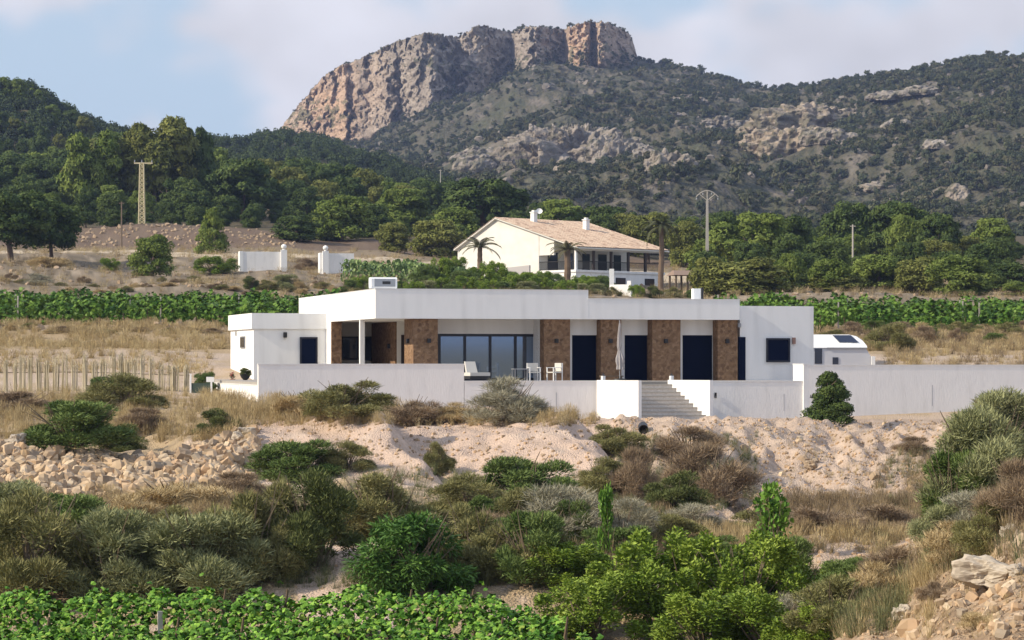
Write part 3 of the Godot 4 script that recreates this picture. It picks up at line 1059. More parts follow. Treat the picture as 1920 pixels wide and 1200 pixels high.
func build_villa() -> void:
	var h := thing("villa", "long low white flat-roofed villa with stone-clad piers and dark blue doors", "house", Vector3(CX, 0, -CD), YAW)
	var xa := hx(1103, 0); var xb := hx(1387, 0)
	var t0 := hy(542, 0, 0); var t1 := hy(560.5, xa, 0)
	var s0 := hy(597, 0, 0)
	# roofs: a slab with parapets; the left roof reaches out over the porch
	for r in [["roof_canopy", 0.0, xa, t0, 0.0], ["roof_canopy", xa + .003, xb, t1, .004]]:
		var b := MB.new()
		var x0: float = r[1]; var x1: float = r[2]; var yt: float = r[3]; var z0: float = r[4]
		lbox(b, x0, x1, s0, yt - .35, z0, 20.5)
		lbox(b, x0, x1, yt - .35, yt, z0, z0 + .25)
		lbox(b, x0, x1, yt - .35, yt, 20.25, 20.5)
		lbox(b, x0, x0 + .25, yt - .35, yt, z0 + .25, 20.25)
		lbox(b, x1 - .25, x1, yt - .35, yt, z0 + .25, 20.25)
		var o := part(r[0], b.mesh(), M.plaster, h)
		var c := MB.new()   # a thin metal-edged coping
		lbox(c, x0 - .02, x1 + (.02 if r[4] > 0 else -.004), yt, yt + .03, z0 - .02, z0 + .27)
		lbox(c, x0 - .02, x0 + .27, yt, yt + .03, z0 + .27, 20.5)
		part("coping", c.mesh(), M.white_paint, o)
	# left wing
	var lx := hx(472, 12.4)
	var b := MB.new()
	var lt := hy(587, lx, 12.4); var lm := hy(616.5, lx, 12.4)
	lbox(b, lx, -.003, lm, lt, 12.4, 20.4)
	part("wing_roof", b.mesh(), M.plaster, h)
	b = MB.new()
	lbox(b, lx + .12, -.003, -.9, lm, 12.5, 20.35)
	part("wing_wall", b.mesh(), M.plaster, h)
	window(h, rect(562, 595, 632, 685, 12.5), 12.45, 1, M.navy, .09)
	# small window, vent and wall lamp of the wing's sunny side
	var wz := 15.2
	var sw := MB.new()
	lbox(sw, lx + .07, lx + .12, 1.62, 2.25, wz, wz + 1.5)
	var swo := part("window", sw.mesh(), M.metal_grey, h)
	lpart("pane", M.glass_dark, swo, lx + .05, lx + .07, 1.68, 2.19, wz + .08, wz + 1.42)
	lpart("vent", M.metal_grey, h, lx + .08, lx + .12, 2.3, 2.52, wz + 3.0, wz + 3.3)
	var lamp := rect(531, 537, 623, 633, 12.5)
	lpart("wall_lamp", M.black, h, lamp[0], lamp[1], lamp[2], lamp[3], 12.3, 12.5)
	# porch: side wall, stone end, back wall with two windows, stone return wall, white wall with brown door
	var wall := MB.new()
	lbox(wall, .003, .3, -.3, s0, 11.2, 20.4)
	var xs := hx(741, 10)
	lbox(wall, .3, xs, -.3, s0, 16, 16.3)
	lbox(wall, xs + .08, hx(776, 10), -.3, s0, 10, 10.3)
	lbox(wall, xs + .08, xs + .38, -.3, s0, 10.3, 16)
	part("porch_wall", wall.mesh(), M.plaster, h)
	lpart("stone_cladding", M.stone_clad, h, .006, hx(640.5, 11), -.1, s0 - .01, 11.0, 11.2)
	lpart("stone_cladding", M.stone_clad, h, xs, xs + .08, -.1, s0 - .01, 10.0, 15.95)
	window(h, rect(639, 671, 631, 675, 16), 15.95, 1, M.glass, .10)
	window(h, rect(677, 709, 631, 676, 16), 15.95, 1, M.glass_dark, .08)
	var rd := rect(752, 772, 628, 712, 10)
	lpart("door", M.door_brown, h, rd[0], rd[1], 0, rd[3], 9.93, 10)
	var cxx := hx(673.5, 3.9)
	lpart("column", M.plaster, h, .03, .26, 0, s0, 3.8, 4.03)
	# front: stone piers, recessed wall with sliding windows and shutters
	var piers := [[775, 821], [1020, 1069], [1127, 1165], [1223, 1276], [1346, 1383]]
	for p in piers:
		var r := rect(p[0], p[1], 597, 714, .25)
		var sp := lpart("stone_pier", M.stone_clad, h, r[0], r[1], 0, s0 - .006, .25, 2.25 if p[0] == 775 else 1.6)
		var lm2: float = (r[0] + r[1]) / 2 + (.15 if p[0] == 775 else -.05)
		var lo := lpart("wall_lamp", M.black, sp, lm2 - .08, lm2 + .08, 1.82, 2.02, .08, .25)
	lpart("wall_lamp", M.black, h, hx(775, .25) - .12, hx(775, .25), 1.82, 2.02, 1.1, 1.3)
	lpart("wall_lamp", M.black, h, xs - .12, xs, 1.6, 1.85, 11.2, 11.4)
	wall = MB.new()
	lbox(wall, hx(821, .25) + .01, hx(1017, 2.2), hy(626, 6, 2.2), s0, 2.2, 2.5)
	lbox(wall, hx(1017, 2.2), hx(1020, .25), 0, s0, 1.0, 2.5)
	part("front_wall", wall.mesh(), M.plaster, h)
	var gr := rect(821.5, 1016, 626, 714, 2.2)
	gr[2] = 0.0
	window(h, gr, 2.25, 4, M.glass, .13, "sliding_window")
	for d in [[1071.5, 1124], [1170, 1219.5], [1278.5, 1341.5]]:
		var r := rect(d[0], d[1], 628.5, 714, 1.1)
		wall = MB.new()
		var wx0: float = hx(d[0] - 4, .25) + .02; var wx1: float = hx(d[1] + 5, .25) - .02
		lbox(wall, wx0, wx1, r[3], s0, 1.0, 1.3)
		lbox(wall, wx0, r[0], 0, r[3], 1.0, 1.3)
		lbox(wall, r[1], wx1, 0, r[3], 1.0, 1.3)
		part("front_wall", wall.mesh(), M.plaster, h)
		var sh := lpart("roller_shutter", M.navy, h, r[0], r[1], 0, r[3], 1.12, 1.2)
		for k in 20:
			var y0: float = r[3] * k / 20.0
			lpart("slat", M.navy, sh, r[0] + .04, r[1] - .04, y0 + .008, y0 + r[3] / 20.0 - .008, 1.10, 1.12)
	# right block
	var rx0 := hx(1387.5, .35); var rx1 := hx(1525.5, .35)
	lpart("side_block", M.plaster, h, rx0, rx1, -.6, hy(573.5, rx0, .35), .35, 18)
	var nd := rect(1384, 1397, 632, 714, .35)
	lpart("door", M.navy, h, nd[0], nd[1], 0, nd[3], .28, .347)
	var wr := rect(1436, 1480.5, 634, 679, .35)
	var tr := MB.new()
	lbox(tr, wr[0] - .1, wr[1] + .1, wr[2] - .1, wr[3] + .1, .33, .347)
	part("window_trim", tr.mesh(), M.white_paint, h)
	window(h, wr, .30, 1, M.navy, .09)
	var ab := rect(1485, 1490, 633, 645, .35)
	lpart("alarm_box", plain(c3(.30, .17, .13), .6), h, ab[0], ab[1], ab[2], ab[3], .2, .347)
	var cb := rect(1382, 1387, 606, 614, .3)
	lpart("camera_housing", M.metal_grey, h, cb[0], cb[1], cb[2], cb[3], .1, .24)
	# back of the house
	lpart("back_wall", M.plaster, h, .3, rx0, -.5, s0, 19.9, 20.2)
	lpart("plinth", M.plaster, h, .31, rx0 - .01, -2.0, -.004, 1.5, 19.8)
	# terrace floor
	var tx0 := hx(487, -4.8)
	lpart("terrace_floor", M.paving, h, tx0, hx(1512, -4.7), -.25, 0, -4.75, 16)
	lpart("terrace_floor", M.paving, h, lx - .6, tx0, -.9, -.25, 6, 12.4)
	# chimney pot and pipe on the right roof
	var ch := rect(1301, 1314, 541, 562, 6)
	lpart("vent_stack", M.white_paint, h, ch[0], ch[1], t1 - .4, ch[3], 6, 6.4)
	ch = rect(1316, 1322, 539, 562, 7)
	var pb := MB.new()
	pb.tube([Vector3(ch[0], t1 - .4, -7), Vector3(ch[0], ch[3], -7)], [.09, .09], 8)
	part("flue_pipe", pb.mesh(), M.black, h)

	# rooftop things
	var s := hthing("solar_water_heater", "white tank of a solar water heater behind the front parapet", "water heater", Vector3(hx(718, 5), t0 - .35, -5))
	var dx := 24.5 / 38.0
	var sb := MB.new()
	var prof := PackedVector2Array([Vector2(-.30, .52), Vector2(-.34, .62), Vector2(-.34, .98), Vector2(-.26, 1.06), Vector2(.26, 1.06), Vector2(.34, .98), Vector2(.34, .62), Vector2(.30, .52)])
	var pm := MB.new()
	pm.prism(prof, -dx, dx)
	var tank := part("tank", pm.mesh(), M.white_paint, s)
	tank.rotation.y = PI / 2
	lpart("tank_end", M.metal_grey, s, -dx + .15, dx - .1, .60, .98, -.37, -.34)
	lpart("label_plate", M.black, s, -.1, .3, .72, .86, -.385, -.372)
	for x in [-dx + .12, dx - .12]:
		pm = MB.new()
		pm.bar(Vector3(x, 0, .3), Vector3(x, .55, .2), .03); pm.bar(Vector3(x, 0, -.4), Vector3(x, .55, -.2), .03); pm.bar(Vector3(x, .02, .3), Vector3(x, .02, -.4), .03)
		part("stand", pm.mesh(), M.metal_grey, s)
	lpart("pump_box", plain(c3(.24, .23, .26), .5), s, -dx + .2, dx - .05, .05, .5, -.1, .3)
	for k in 5:
		var px := 870.0 + k * 42.0
		var w := hthing("solar_collector", "dark solar panel lying on the flat roof, %s from the left of five" % ordinal(k + 1), "solar panel", Vector3(hx(px, 3), t0 - .35, -3), 0, "solar panels on the villa roof")
		var q := MB.new()
		q.hexa([Vector3(-.5, .30, -1.6), Vector3(.5, .30, -1.6), Vector3(.5, .12, 0), Vector3(-.5, .12, 0), Vector3(-.5, .39, -1.6), Vector3(.5, .39, -1.6), Vector3(.5, .18, 0), Vector3(-.5, .18, 0)])
		part("panel", q.mesh(), M.glass_dark, w)
		for x in [-.42, .42]:
			q = MB.new()
			q.hexa([Vector3(x - .02, 0, -1.55), Vector3(x + .02, 0, -1.55), Vector3(x + .02, 0, -.1), Vector3(x - .02, 0, -.1), Vector3(x - .02, .29, -1.55), Vector3(x + .02, .29, -1.55), Vector3(x + .02, .12, -.1), Vector3(x - .02, .12, -.1)])
			part("support", q.mesh(), M.metal_grey, w)

func wall_thing(called: String, label: String, mat: Material, x0: float, x1: float, zb0: float, zb1: float, y0: float, y1: float, cat := "wall") -> Node3D:
	# a straight piece of wall, base point at its middle
	var c := Vector3((x0 + x1) / 2, y0, -(zb0 + zb1) / 2)
	var o := hthing(called, label, cat, c)
	var b := MB.new()
	lbox(b, x0, x1, y0, y1 - .04, zb0, zb1)
	part("wall_body", b.mesh(c), mat, o)
	b = MB.new()
	lbox(b, x0 - .02, x1 + .02, y1 - .04, y1, zb0 - .02, zb1 + .02)
	part("coping", b.mesh(c), M.white_paint, o)
	return o

func joint(o: Node3D, px: float, zb: float, y0: float, y1: float) -> void:
	var x := hx(px, zb)
	var b := MB.new()
	lbox(b, x - .012, x + .012, y0, y1, zb - .006, zb)
	part("expansion_joint", b.mesh(Vector3.ZERO), M.metal_grey, o).transform = Transform3D(Basis(), -Vector3(Basis(Vector3.UP, -YAW) * (o.position - Vector3(CX, 0, -CD))))

func build_walls() -> void:
	var z := -5.0
	var x484 := hx(484.5, z); var x870 := hx(870, z); var x1125 := hx(1125, z)
	wall_thing("terrace_wall", "tall white parapet wall in front of the villa's porch and left windows", M.fence, x484, x870, z, z + .25, -2.6, hy(682, 2, z))
	wall_thing("terrace_wall", "low white terrace wall running back along the villa's sunny left side", M.fence, x484 + .002, x484 + .25, z + .252, 12, -2.2, -.12)
	var o := wall_thing("terrace_wall", "low white terrace wall between the tall parapet and the garden steps", M.fence, x870 + .022, x1125, z, z + .25, -2.8, .05)
	joint(o, 1043, z, -1.3, -.5)
	# staircase with two slanting flank walls
	var a := Vector3(x1125, 0, -z); var e := Vector3(hx(1203, -7.2), 0, 7.2)
	var a2 := Vector3(hx(1252, z), 0, -z); var e2 := Vector3(hx(1331, -7.2), 0, 7.2)
	var st := hthing("garden_steps", "pale stone garden steps leading up to the villa terrace between white walls", "steps", Vector3((e.x + e2.x) / 2, -1.9, 7.2))
	var so := Vector3((e.x + e2.x) / 2, -1.9, 7.2)
	var n := 10
	for k in n:
		var b := MB.new()
		var s0 := float(k) / n; var s1 := float(k + 1) / n
		var y := -.175 * (k + 1) + .05
		var p := [a.lerp(e, s0), a2.lerp(e2, s0), a2.lerp(e2, s1), a.lerp(e, s1)]
		var ring := []
		for q in p: ring.append(Vector3(q.x, -2.2, q.z))
		for q in p: ring.append(Vector3(q.x, y - .04, q.z))
		b.hexa(ring)
		var lift := []
		for q in p: lift.append(Vector3(q.x, y - .04, q.z))
		for q in p: lift.append(Vector3(q.x, y, q.z))
		lift[2].z += .03; lift[3].z += .03; lift[6].z += .03; lift[7].z += .03
		var r := MB.new()
		r.hexa(lift)
		var step := part("step", b.mesh(so), M.step, st)
		part("tread", r.mesh(so), M.concrete, step)
	for q in [[a, e, "white flank wall on the left of the garden steps, facing the sun"], [a2, e2, "white flank wall on the right of the garden steps, facing the sun"]]:
		var d: Vector3 = (q[1] - q[0]).normalized()
		var s := Vector3(d.z, 0, -d.x) * -.24       # to the outside of the picture's left
		s = Vector3(-d.z, 0, d.x) * .22
		if q[2].contains("right"): s = -s
		var p0: Vector3 = q[0]; var p1: Vector3 = q[1]
		var f := hthing("flank_wall", q[2], "wall", Vector3(p1.x, -2.6, p1.z))
		var b := MB.new()
		var base := [p0 + s, p0, p1, p1 + s] if q[2].contains("left") else [p0, p0 + s, p1 + s, p1]
		var ring := []
		for w in base: ring.append(Vector3(w.x, -2.6, w.z))
		for w in base: ring.append(Vector3(w.x, .07, w.z))
		b.hexa(ring)
		part("wall_body", b.mesh(Vector3(p1.x, -2.6, p1.z)), M.plaster, f)
	var bell := hthing("intercom", "small dark intercom box on the wall beside the garden steps", "intercom", Vector3(hx(1341, z), -.65, 5.02))
	lpart("housing", M.black, bell, -.05, .05, -.12, .12, -.05, 0)
	part("push_button", MB_box(.03), M.metal_grey, bell, Vector3(0, -.05, .055))
	o = wall_thing("terrace_wall", "low white terrace wall between the garden steps and the long boundary wall", M.fence, a2.x + .23, hx(1512, z), z, z + .25, -2.8, .02)
	joint(o, 1470, z, -1.4, -.6)
	var x15 := hx(1515, z)
	o = wall_thing("boundary_wall", "long white boundary wall in front of the motorhome", M.fence, x15, hx(2500, z), z - .1, z + .15, -3.2, hy(684, x15, z))
	joint(o, 1748, z - .1, -1.2, -.2)
	wall_thing("gate_pier", "sunlit white return pier at the end of the long boundary wall", M.plaster, x15 - .26, x15 - .002, z - .1, z + 1.3, -2.8, hy(682, x15, z))

func MB_box(s: float) -> ArrayMesh:
	var b := MB.new()
	b.box(-s / 2, s / 2, -s / 2, s / 2, -s / 2, s / 2)
	return b.mesh()

func ordinal(n: int) -> String:
	var one := ["", "first", "second", "third", "fourth", "fifth", "sixth", "seventh", "eighth", "ninth", "tenth", "eleventh", "twelfth", "thirteenth", "fourteenth", "fifteenth", "sixteenth", "seventeenth", "eighteenth", "nineteenth"]
	var tens := ["", "", "twenty", "thirty", "forty", "fifty", "sixty"]
	if n < 20: return one[n]
	if n % 10 == 0: return tens[n / 10].trim_suffix("y") + "ieth"
	return tens[n / 10] + "-" + one[n % 10]

func build_terrace_things() -> void:
	var z := -3.4
	# lounge sofa
	var s := hthing("lounge_chair", "white cushioned lounge chair in front of the sliding windows", "chair", Vector3(hx(894, z), 0, -z), .15)
	lpart("base", M.black, s, -.5, .5, .12, .26, -.4, .4)
	for x in [-.45, .45]:
		for q in [-.35, .35]: lpart("leg", M.black, s, x - .03, x + .03, 0, .12, q - .03, q + .03)
	lpart("seat_cushion", M.white_cloth, s, -.5, .5, .262, .42, -.42, .35)
	var bc := MB.new()
	bc.hexa([Vector3(-.42, .42, -.35), Vector3(.12, .42, -.35), Vector3(.12, .42, -.18), Vector3(-.42, .42, -.18), Vector3(-.42, .93, -.55), Vector3(.08, .93, -.55), Vector3(.08, .93, -.40), Vector3(-.42, .93, -.40)])
	part("back_cushion", bc.mesh(), M.white_cloth, s)
	# low table
	var t := hthing("side_table", "low grey terrace table between the lounge chair and white armchair", "table", Vector3(hx(975, z), 0, -z))
	lpart("tabletop", M.metal_grey, t, -.35, .35, .56, .60, -.3, .3)
	for x in [-.3, .3]:
		for q in [-.25, .25]: lpart("leg", M.metal_grey, t, x - .02, x + .02, 0, .56, q - .02, q + .02)
	# two white chairs
	for q in [[1001.0, 0.0, "white garden armchair with its back to the window beside the stone pier"], [1039.0, -1.2, "slim white garden chair turned sideways before a stone pier"]]:
		var c := hthing("garden_chair", q[2], "chair", Vector3(hx(q[0], z - .2), 0, -(z - .2)), q[1], "white garden chairs")
		lpart("seat", M.white_cloth, c, -.26, .26, .40, .45, -.25, .25)
		lpart("backrest", M.white_cloth, c, -.25, .25, .47, .86, .22, .26)
		for x in [-.25, .25]:
			lpart("leg", M.white_paint, c, x - .022, x + .022, 0, .40, -.24, -.20)
			lpart("leg", M.white_paint, c, x - .022, x + .022, 0, .86, .262, .30)
			lpart("armrest", M.white_paint, c, x - .03, x + .03, .63, .66, -.25, .26)
			lpart("arm_support", M.white_paint, c, x - .02, x + .02, .45, .63, -.24, -.20)
	# closed parasol
	var pz := -1.5
	var p := hthing("parasol", "closed grey and white parasol standing before the second shutter", "parasol", Vector3(hx(1162, pz), 0, -pz))
	var b := MB.new()
	var prev: Array[Vector3] = []
	for k in 13:
		var y := lerpf(.55, 2.75, k / 12.0)
		var r := lerpf(.20, .05, pow(k / 12.0, .8)) + (.06 if k in [2, 3] else 0.0) - (.04 if k == 5 else 0.0)
		var ring: Array[Vector3] = []
		for j in 16:
			var an := TAU * j / 16
			var rr_ := r * (1.0 if j % 2 else .62)
			ring.append(Vector3(cos(an) * rr_ + .03 * sin(y * 2.4), y, sin(an) * rr_))
		if k:
			for j in 16: b.quad(prev[j], ring[j], ring[(j + 1) % 16], prev[(j + 1) % 16])
		prev = ring
	part("folded_canopy", b.mesh(), M.grey_cloth, p)
	b = MB.new()
	b.tube([Vector3(0, 0, 0), Vector3(0, 2.9, 0)], [.025, .025], 8)
	part("pole", b.mesh(), M.metal_grey, p)
	b = MB.new()
	b.lathe([Vector2(.02, .12), Vector2(.3, .10), Vector2(.34, 0)], Vector3.ZERO, 16)
	part("base", b.mesh(), M.black, p)
	# bench and lanterns
	var bn := hthing("bench", "dark low bench under the parasol against the stone pier", "bench", Vector3(hx(1152, pz), 0, -pz - .5))
	lpart("seat", M.wood, bn, -.55, .55, .20, .25, -.2, .2)
	for x in [-.45, .45]: lpart("leg", M.wood, bn, x - .04, x + .04, 0, .2, -.18, .18)
	for q in [[1131.0, "white lantern on the terrace edge beside the parasol pier"], [1259.0, "white lantern on the terrace at the top of the garden steps"]]:
		var l := hthing("lantern", q[1], "lantern", Vector3(hx(q[0], -4.2), 0, 4.2), .3, "white terrace lanterns")
		lpart("base", M.black, l, -.1, .1, 0, .04, -.1, .1)
		lpart("glass", M.white_paint, l, -.075, .075, .04, .26, -.075, .075)
		b = MB.new()
		b.lathe([Vector2(.0, .38), Vector2(.03, .36), Vector2(.11, .26)], Vector3.ZERO, 4)
		part("cap", b.mesh(), M.black, l)
		b = MB.new()
		b.tube([Vector3(-.05, .36, 0), Vector3(0, .46, 0), Vector3(.05, .36, 0)], [.008, .008, .008], 4)
		part("handle", b.mesh(), M.black, l)
	# urn by the left wing, and a pot with red flowers
	var u := hthing("urn", "black urn with a dark clipped plant at the left wing's corner", "urn", Vector3(hx(460, 8), -.25, -8))
	b = MB.new()
	b.lathe([Vector2(.0, .02), Vector2(.16, .0), Vector2(.14, .05), Vector2(.05, .12), Vector2(.05, .22), Vector2(.2, .36), Vector2(.27, .52), Vector2(.29, .55), Vector2(.22, .52), Vector2(0, .5)].map(func(q): return q), Vector3.ZERO, 16)
	part("vase", b.mesh(), M.black, u)
	part("plant", shrubs["dark0"], M.leaf, u, Vector3(0, .48, 0), Vector3.ZERO, Vector3(.75, .42, .75))
	var f := hthing("flower_pot", "small pot with reddish flowers against the sunlit wing wall", "flower pot", Vector3(hx(436, 11), -.25, -11))
	b = MB.new()
	b.lathe([Vector2(0, .24), Vector2(.13, .25), Vector2(.15, .28), Vector2(.15, .24), Vector2(.10, 0), Vector2(0, 0)], Vector3.ZERO, 12)
	part("pot", b.mesh(), plain(c3(.30, .13, .08)), f)
	b = MB.new()
	rng.seed = 4
	for k in 160:
		var q := Vector3(0, .45, 0) + rdir() * Vector3(.16, .2, .16) * rng.randf()
		leaf_diamond(b, q, rdir(), .07, .05, c3(.32, .05, .06) if k % 3 == 0 else c3(.05, .09, .03))
	part("flowers", b.mesh(), M.leaf, f)

func build_motorhome() -> void:
	var d := 146.0
	var o := thing("motorhome", "white motorhome with a dark roof window parked behind the boundary wall", "motorhome", Vector3(gx(1560, d), -.2, -d), .10)
	var s := d / F
	var X := func(px: float) -> float: return (px - 1560.0) * s
	var Y := func(py: float) -> float: return EYE + (HOR - py) * s + .2
	var b := MB.new()
	# lower body with a sloping nose at the right
	var low := PackedVector2Array([Vector2(X.call(1450), .35), Vector2(X.call(1450), Y.call(652)), Vector2(X.call(1624), Y.call(652)), Vector2(X.call(1633), Y.call(666)), Vector2(X.call(1640), Y.call(684)), Vector2(X.call(1643), .9), Vector2(X.call(1643), .35)])
	b.prism(low, -2.3, 0)
	part("body", b.mesh(), plain(c3(.52, .53, .57), .35), o)
	# upper shell leaning in, with a rounded over-cab nose
	b = MB.new()
	var prof := [[Vector2(X.call(1450), Y.call(627)), -.75], [Vector2(X.call(1598), Y.call(627)), -.75], [Vector2(X.call(1612), Y.call(630)), -.72], [Vector2(X.call(1622), Y.call(638)), -.5], [Vector2(X.call(1627), Y.call(648)), -.1], [Vector2(X.call(1627), Y.call(652)), .0]]
	var foot: Array[Vector3] = []
	var top: Array[Vector3] = []
	for q in prof:
		var v: Vector2 = q[0]
		top.append(Vector3(v.x, v.y, q[1]))
		foot.append(Vector3(v.x, Y.call(652.0), .06))
	for k in prof.size() - 1:
		b.quad(foot[k], top[k], top[k + 1], foot[k + 1])
		var t0 := top[k]; var t1 := top[k + 1]
		b.quad(t0, Vector3(t0.x, t0.y, -2.3 - t0.z), Vector3(t1.x, t1.y, -2.3 - t1.z), t1)
	part("roof_shell", b.mesh(), M.white_paint, o)
	# skylight on the leaning face
	var on := func(px: float, u: float) -> Vector3:
		var f := Vector3(X.call(px), Y.call(652.0), .06); var t := Vector3(X.call(px), Y.call(627.0), -.75)
		return f.lerp(t, u) + Vector3(0, .02, .02)
	b = MB.new()
	b.quad(on.call(1576.0, .38), on.call(1566.0, .93), on.call(1601.0, .93), on.call(1613.0, .38))
	part("skylight", b.mesh(), M.glass_dark, o)
	b = MB.new()
	b.box(X.call(1527), X.call(1541), Y.call(682), Y.call(654), .002, .03)
	part("window", b.mesh(), M.glass_dark, o)
	b = MB.new()
	b.box(X.call(1561), X.call(1572), Y.call(683), Y.call(670), .002, .03)
	part("window", b.mesh(), M.glass_dark, o)
	b = MB.new()
	b.box(X.call(1550), X.call(1626), Y.call(653.5), Y.call(651.5), .06, .08)
	part("trim_strip", b.mesh(), M.metal_grey, o)
	b = MB.new()
	b.box(X.call(1634), X.call(1641), Y.call(684), Y.call(668), .08, .2)
	part("mirror", b.mesh(), M.white_paint, o)
	for px in [1480.0, 1612.0]:
		b = MB.new()
		b.tube([Vector3(X.call(px), .33, .02), Vector3(X.call(px), .33, -.22)], [.33, .33], 18)
		part("wheel", b.mesh(), M.black, o)

# polygon in (zb, y), pulled along x
func prism_x(b: MB, poly: PackedVector2Array, x0: float, x1: float) -> void:
	var t := MB.new()
	t.prism(poly, x0, x1)
	var r := Basis(Vector3.UP, PI / 2)
	for k in t.v.size():
		b.v.push_back(r * t.v[k]); b.n.push_back(r * t.n[k]); b.c.push_back(t.c[k])

func build_farmhouse() -> void:
	var cd := 292.0; var cx := gx(1080, cd); var yaw := PI / 4
	var h := thing("farmhouse", "white two-storey farmhouse with a tiled roof and shaded porch on the rise", "house", Vector3(cx, 0, -cd), yaw)
	var x1 := 14.4
	var base := 7.6; var flo := 10.9; var eave := 13.35; var ridge := 17.0; var rz := 12.3; var bz := 18.7; var pz := 5.7
	var be := 13.8
	var slope := (ridge - eave) / (rz + .5)
	var ry := func(z: float) -> float: return eave + (z + .5) * slope if z < rz else lerpf(ridge, be, (z - rz) / (bz - rz))
	var b := MB.new()
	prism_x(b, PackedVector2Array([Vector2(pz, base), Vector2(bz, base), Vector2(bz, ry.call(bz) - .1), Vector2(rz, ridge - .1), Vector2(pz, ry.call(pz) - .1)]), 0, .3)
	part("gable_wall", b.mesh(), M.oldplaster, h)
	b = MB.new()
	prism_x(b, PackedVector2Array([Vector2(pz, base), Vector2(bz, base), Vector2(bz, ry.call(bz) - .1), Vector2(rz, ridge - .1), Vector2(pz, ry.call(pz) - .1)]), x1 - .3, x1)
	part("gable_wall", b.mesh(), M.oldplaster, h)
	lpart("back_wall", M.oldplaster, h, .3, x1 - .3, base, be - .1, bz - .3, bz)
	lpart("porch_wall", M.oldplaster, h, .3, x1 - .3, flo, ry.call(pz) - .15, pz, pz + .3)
	lpart("lower_wall", M.plaster, h, -.02, x1, base, flo - .25, 0, pz + .28)
	lpart("porch_floor", M.plaster, h, -.15, x1 + .1, flo - .25, flo, -.12, pz)
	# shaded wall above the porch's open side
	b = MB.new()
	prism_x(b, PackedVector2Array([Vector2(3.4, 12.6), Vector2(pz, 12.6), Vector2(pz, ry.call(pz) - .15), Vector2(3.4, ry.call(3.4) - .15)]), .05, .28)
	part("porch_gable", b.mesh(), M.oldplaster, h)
	# columns, beam and railing
	lpart("beam", M.white_paint, h, 0, x1, eave - .3, eave - .02, 0, .25)
	for k in 6:
		var x := .14 + k * (x1 - .3) / 5.0
		lpart("column", M.door_brown if k else M.plaster, h, x - .13, x + .13, flo, eave - .3, .02, .25)
	for q in [[.3, x1 - .3]]:
		b = MB.new()
		lbox(b, q[0], q[1], flo + .92, flo + 1.0, .08, .14)
		lbox(b, q[0], q[1], flo + .1, flo + .15, .08, .14)
		for k in 84: lbox(b, q[0] + k * .165, q[0] + k * .165 + .03, flo + .15, flo + .92, .09, .13)
		stuff(part("railing", b.mesh(), M.black, h))
	b = MB.new()
	lbox(b, .08, .14, flo + .92, flo + 1.0, .3, pz)
	lbox(b, .08, .14, flo + .1, flo + .15, .3, pz)
	for k in 32: lbox(b, .09, .13, flo + .15, flo + .92, .3 + k * .168, .33 + k * .168)
	stuff(part("railing", b.mesh(), M.black, h))
	for q in [[1.4, 3.0], [4.2, 5.4], [7.0, 8.2], [9.6, 11.0], [12.2, 13.4]]:
		var f := lpart("porch_door", M.frame, h, q[0], q[1], flo, flo + 2.1, pz - .06, pz - .002)
		lpart("pane", M.glass_dark, f, q[0] + .08, q[1] - .08, flo + .1, flo + 2.0, pz - .08, pz - .061)
	# gable window
	b = MB.new()
	lbox(b, -.05, -.002, 10.7, 11.6, 15.4, 16.7)
	var gw := part("window", b.mesh(), M.white_paint, h)
	lpart("pane", M.glass_dark, gw, -.07, -.052, 10.78, 11.52, 15.5, 16.6)
	# lower openings
	for q in [[1.6, 3.4], [6.4, 8.0], [11.2, 12.8]]:
		var f := lpart("garage_door", M.frame, h, q[0], q[1], base, flo - .75, -.04, -.002)
		lpart("panel", M.door_brown, f, q[0] + .1, q[1] - .1, base, flo - .85, -.06, -.042)
	# outside stair along the gable
	b = MB.new()
	prism_x(b, PackedVector2Array([Vector2(5.9, base), Vector2(14.0, base), Vector2(9.6, flo + .4), Vector2(5.9, flo + .6)]), -1.3, -1.1)
	part("stair_wall", b.mesh(), plain(c3(.42, .40, .40), .9), h)
	# tiled roof: rows of barrel tiles down each slope
	rng.seed = 77
	b = MB.new()
	var tw := .26
	var cols := int((x1 + .8) / tw)
	for sd in 2:
		var za := -.55 if sd == 0 else bz + .35
		var ya: float = eave - .02 if sd == 0 else be - .17
		var courses := 24 if sd == 0 else 13
		for r in courses:
			var f0 := float(r) / courses; var f1 := float(r + 1) / courses
			for k in cols:
				var tone := c3(.47, .335, .25).lerp(c3(.60, .475, .365), rng.randf())
				if rng.randf() < .1: tone = c3(.33, .23, .18)
				var x := -.4 + k * tw
				var lift := [0.0, .055, .08, .055, 0.0]
				for q in 4:
					var xa := x + tw * q / 4.0; var xc := x + tw * (q + 1) / 4.0
					var p := func(xx: float, f: float, l: float, low: float) -> Vector3: return Vector3(xx, lerpf(ya, ridge, f) + .05 + l + low, -lerpf(za, rz, f))
					if sd == 0: b.quad(p.call(xa, f0, lift[q], .03), p.call(xa, f1, lift[q], 0.0), p.call(xc, f1, lift[q + 1], 0.0), p.call(xc, f0, lift[q + 1], .03), tone)
					else: b.quad(p.call(xc, f0, lift[q + 1], .03), p.call(xc, f1, lift[q + 1], 0.0), p.call(xa, f1, lift[q], 0.0), p.call(xa, f0, lift[q], .03), tone)
	var roof := part("roof", b.mesh(), M.terracotta, h)
	b = MB.new()
	prism_x(b, PackedVector2Array([Vector2(-.55, eave - .14), Vector2(rz, ridge - .10), Vector2(rz, ridge + .02), Vector2(-.55, eave - .02)]), -.35, x1 + .35)
	prism_x(b, PackedVector2Array([Vector2(rz + .002, ridge - .10), Vector2(bz + .35, be - .29), Vector2(bz + .35, be - .17), Vector2(rz + .002, ridge + .02)]), -.35, x1 + .35)
	part("roof_deck", b.mesh(), M.oldplaster, roof)
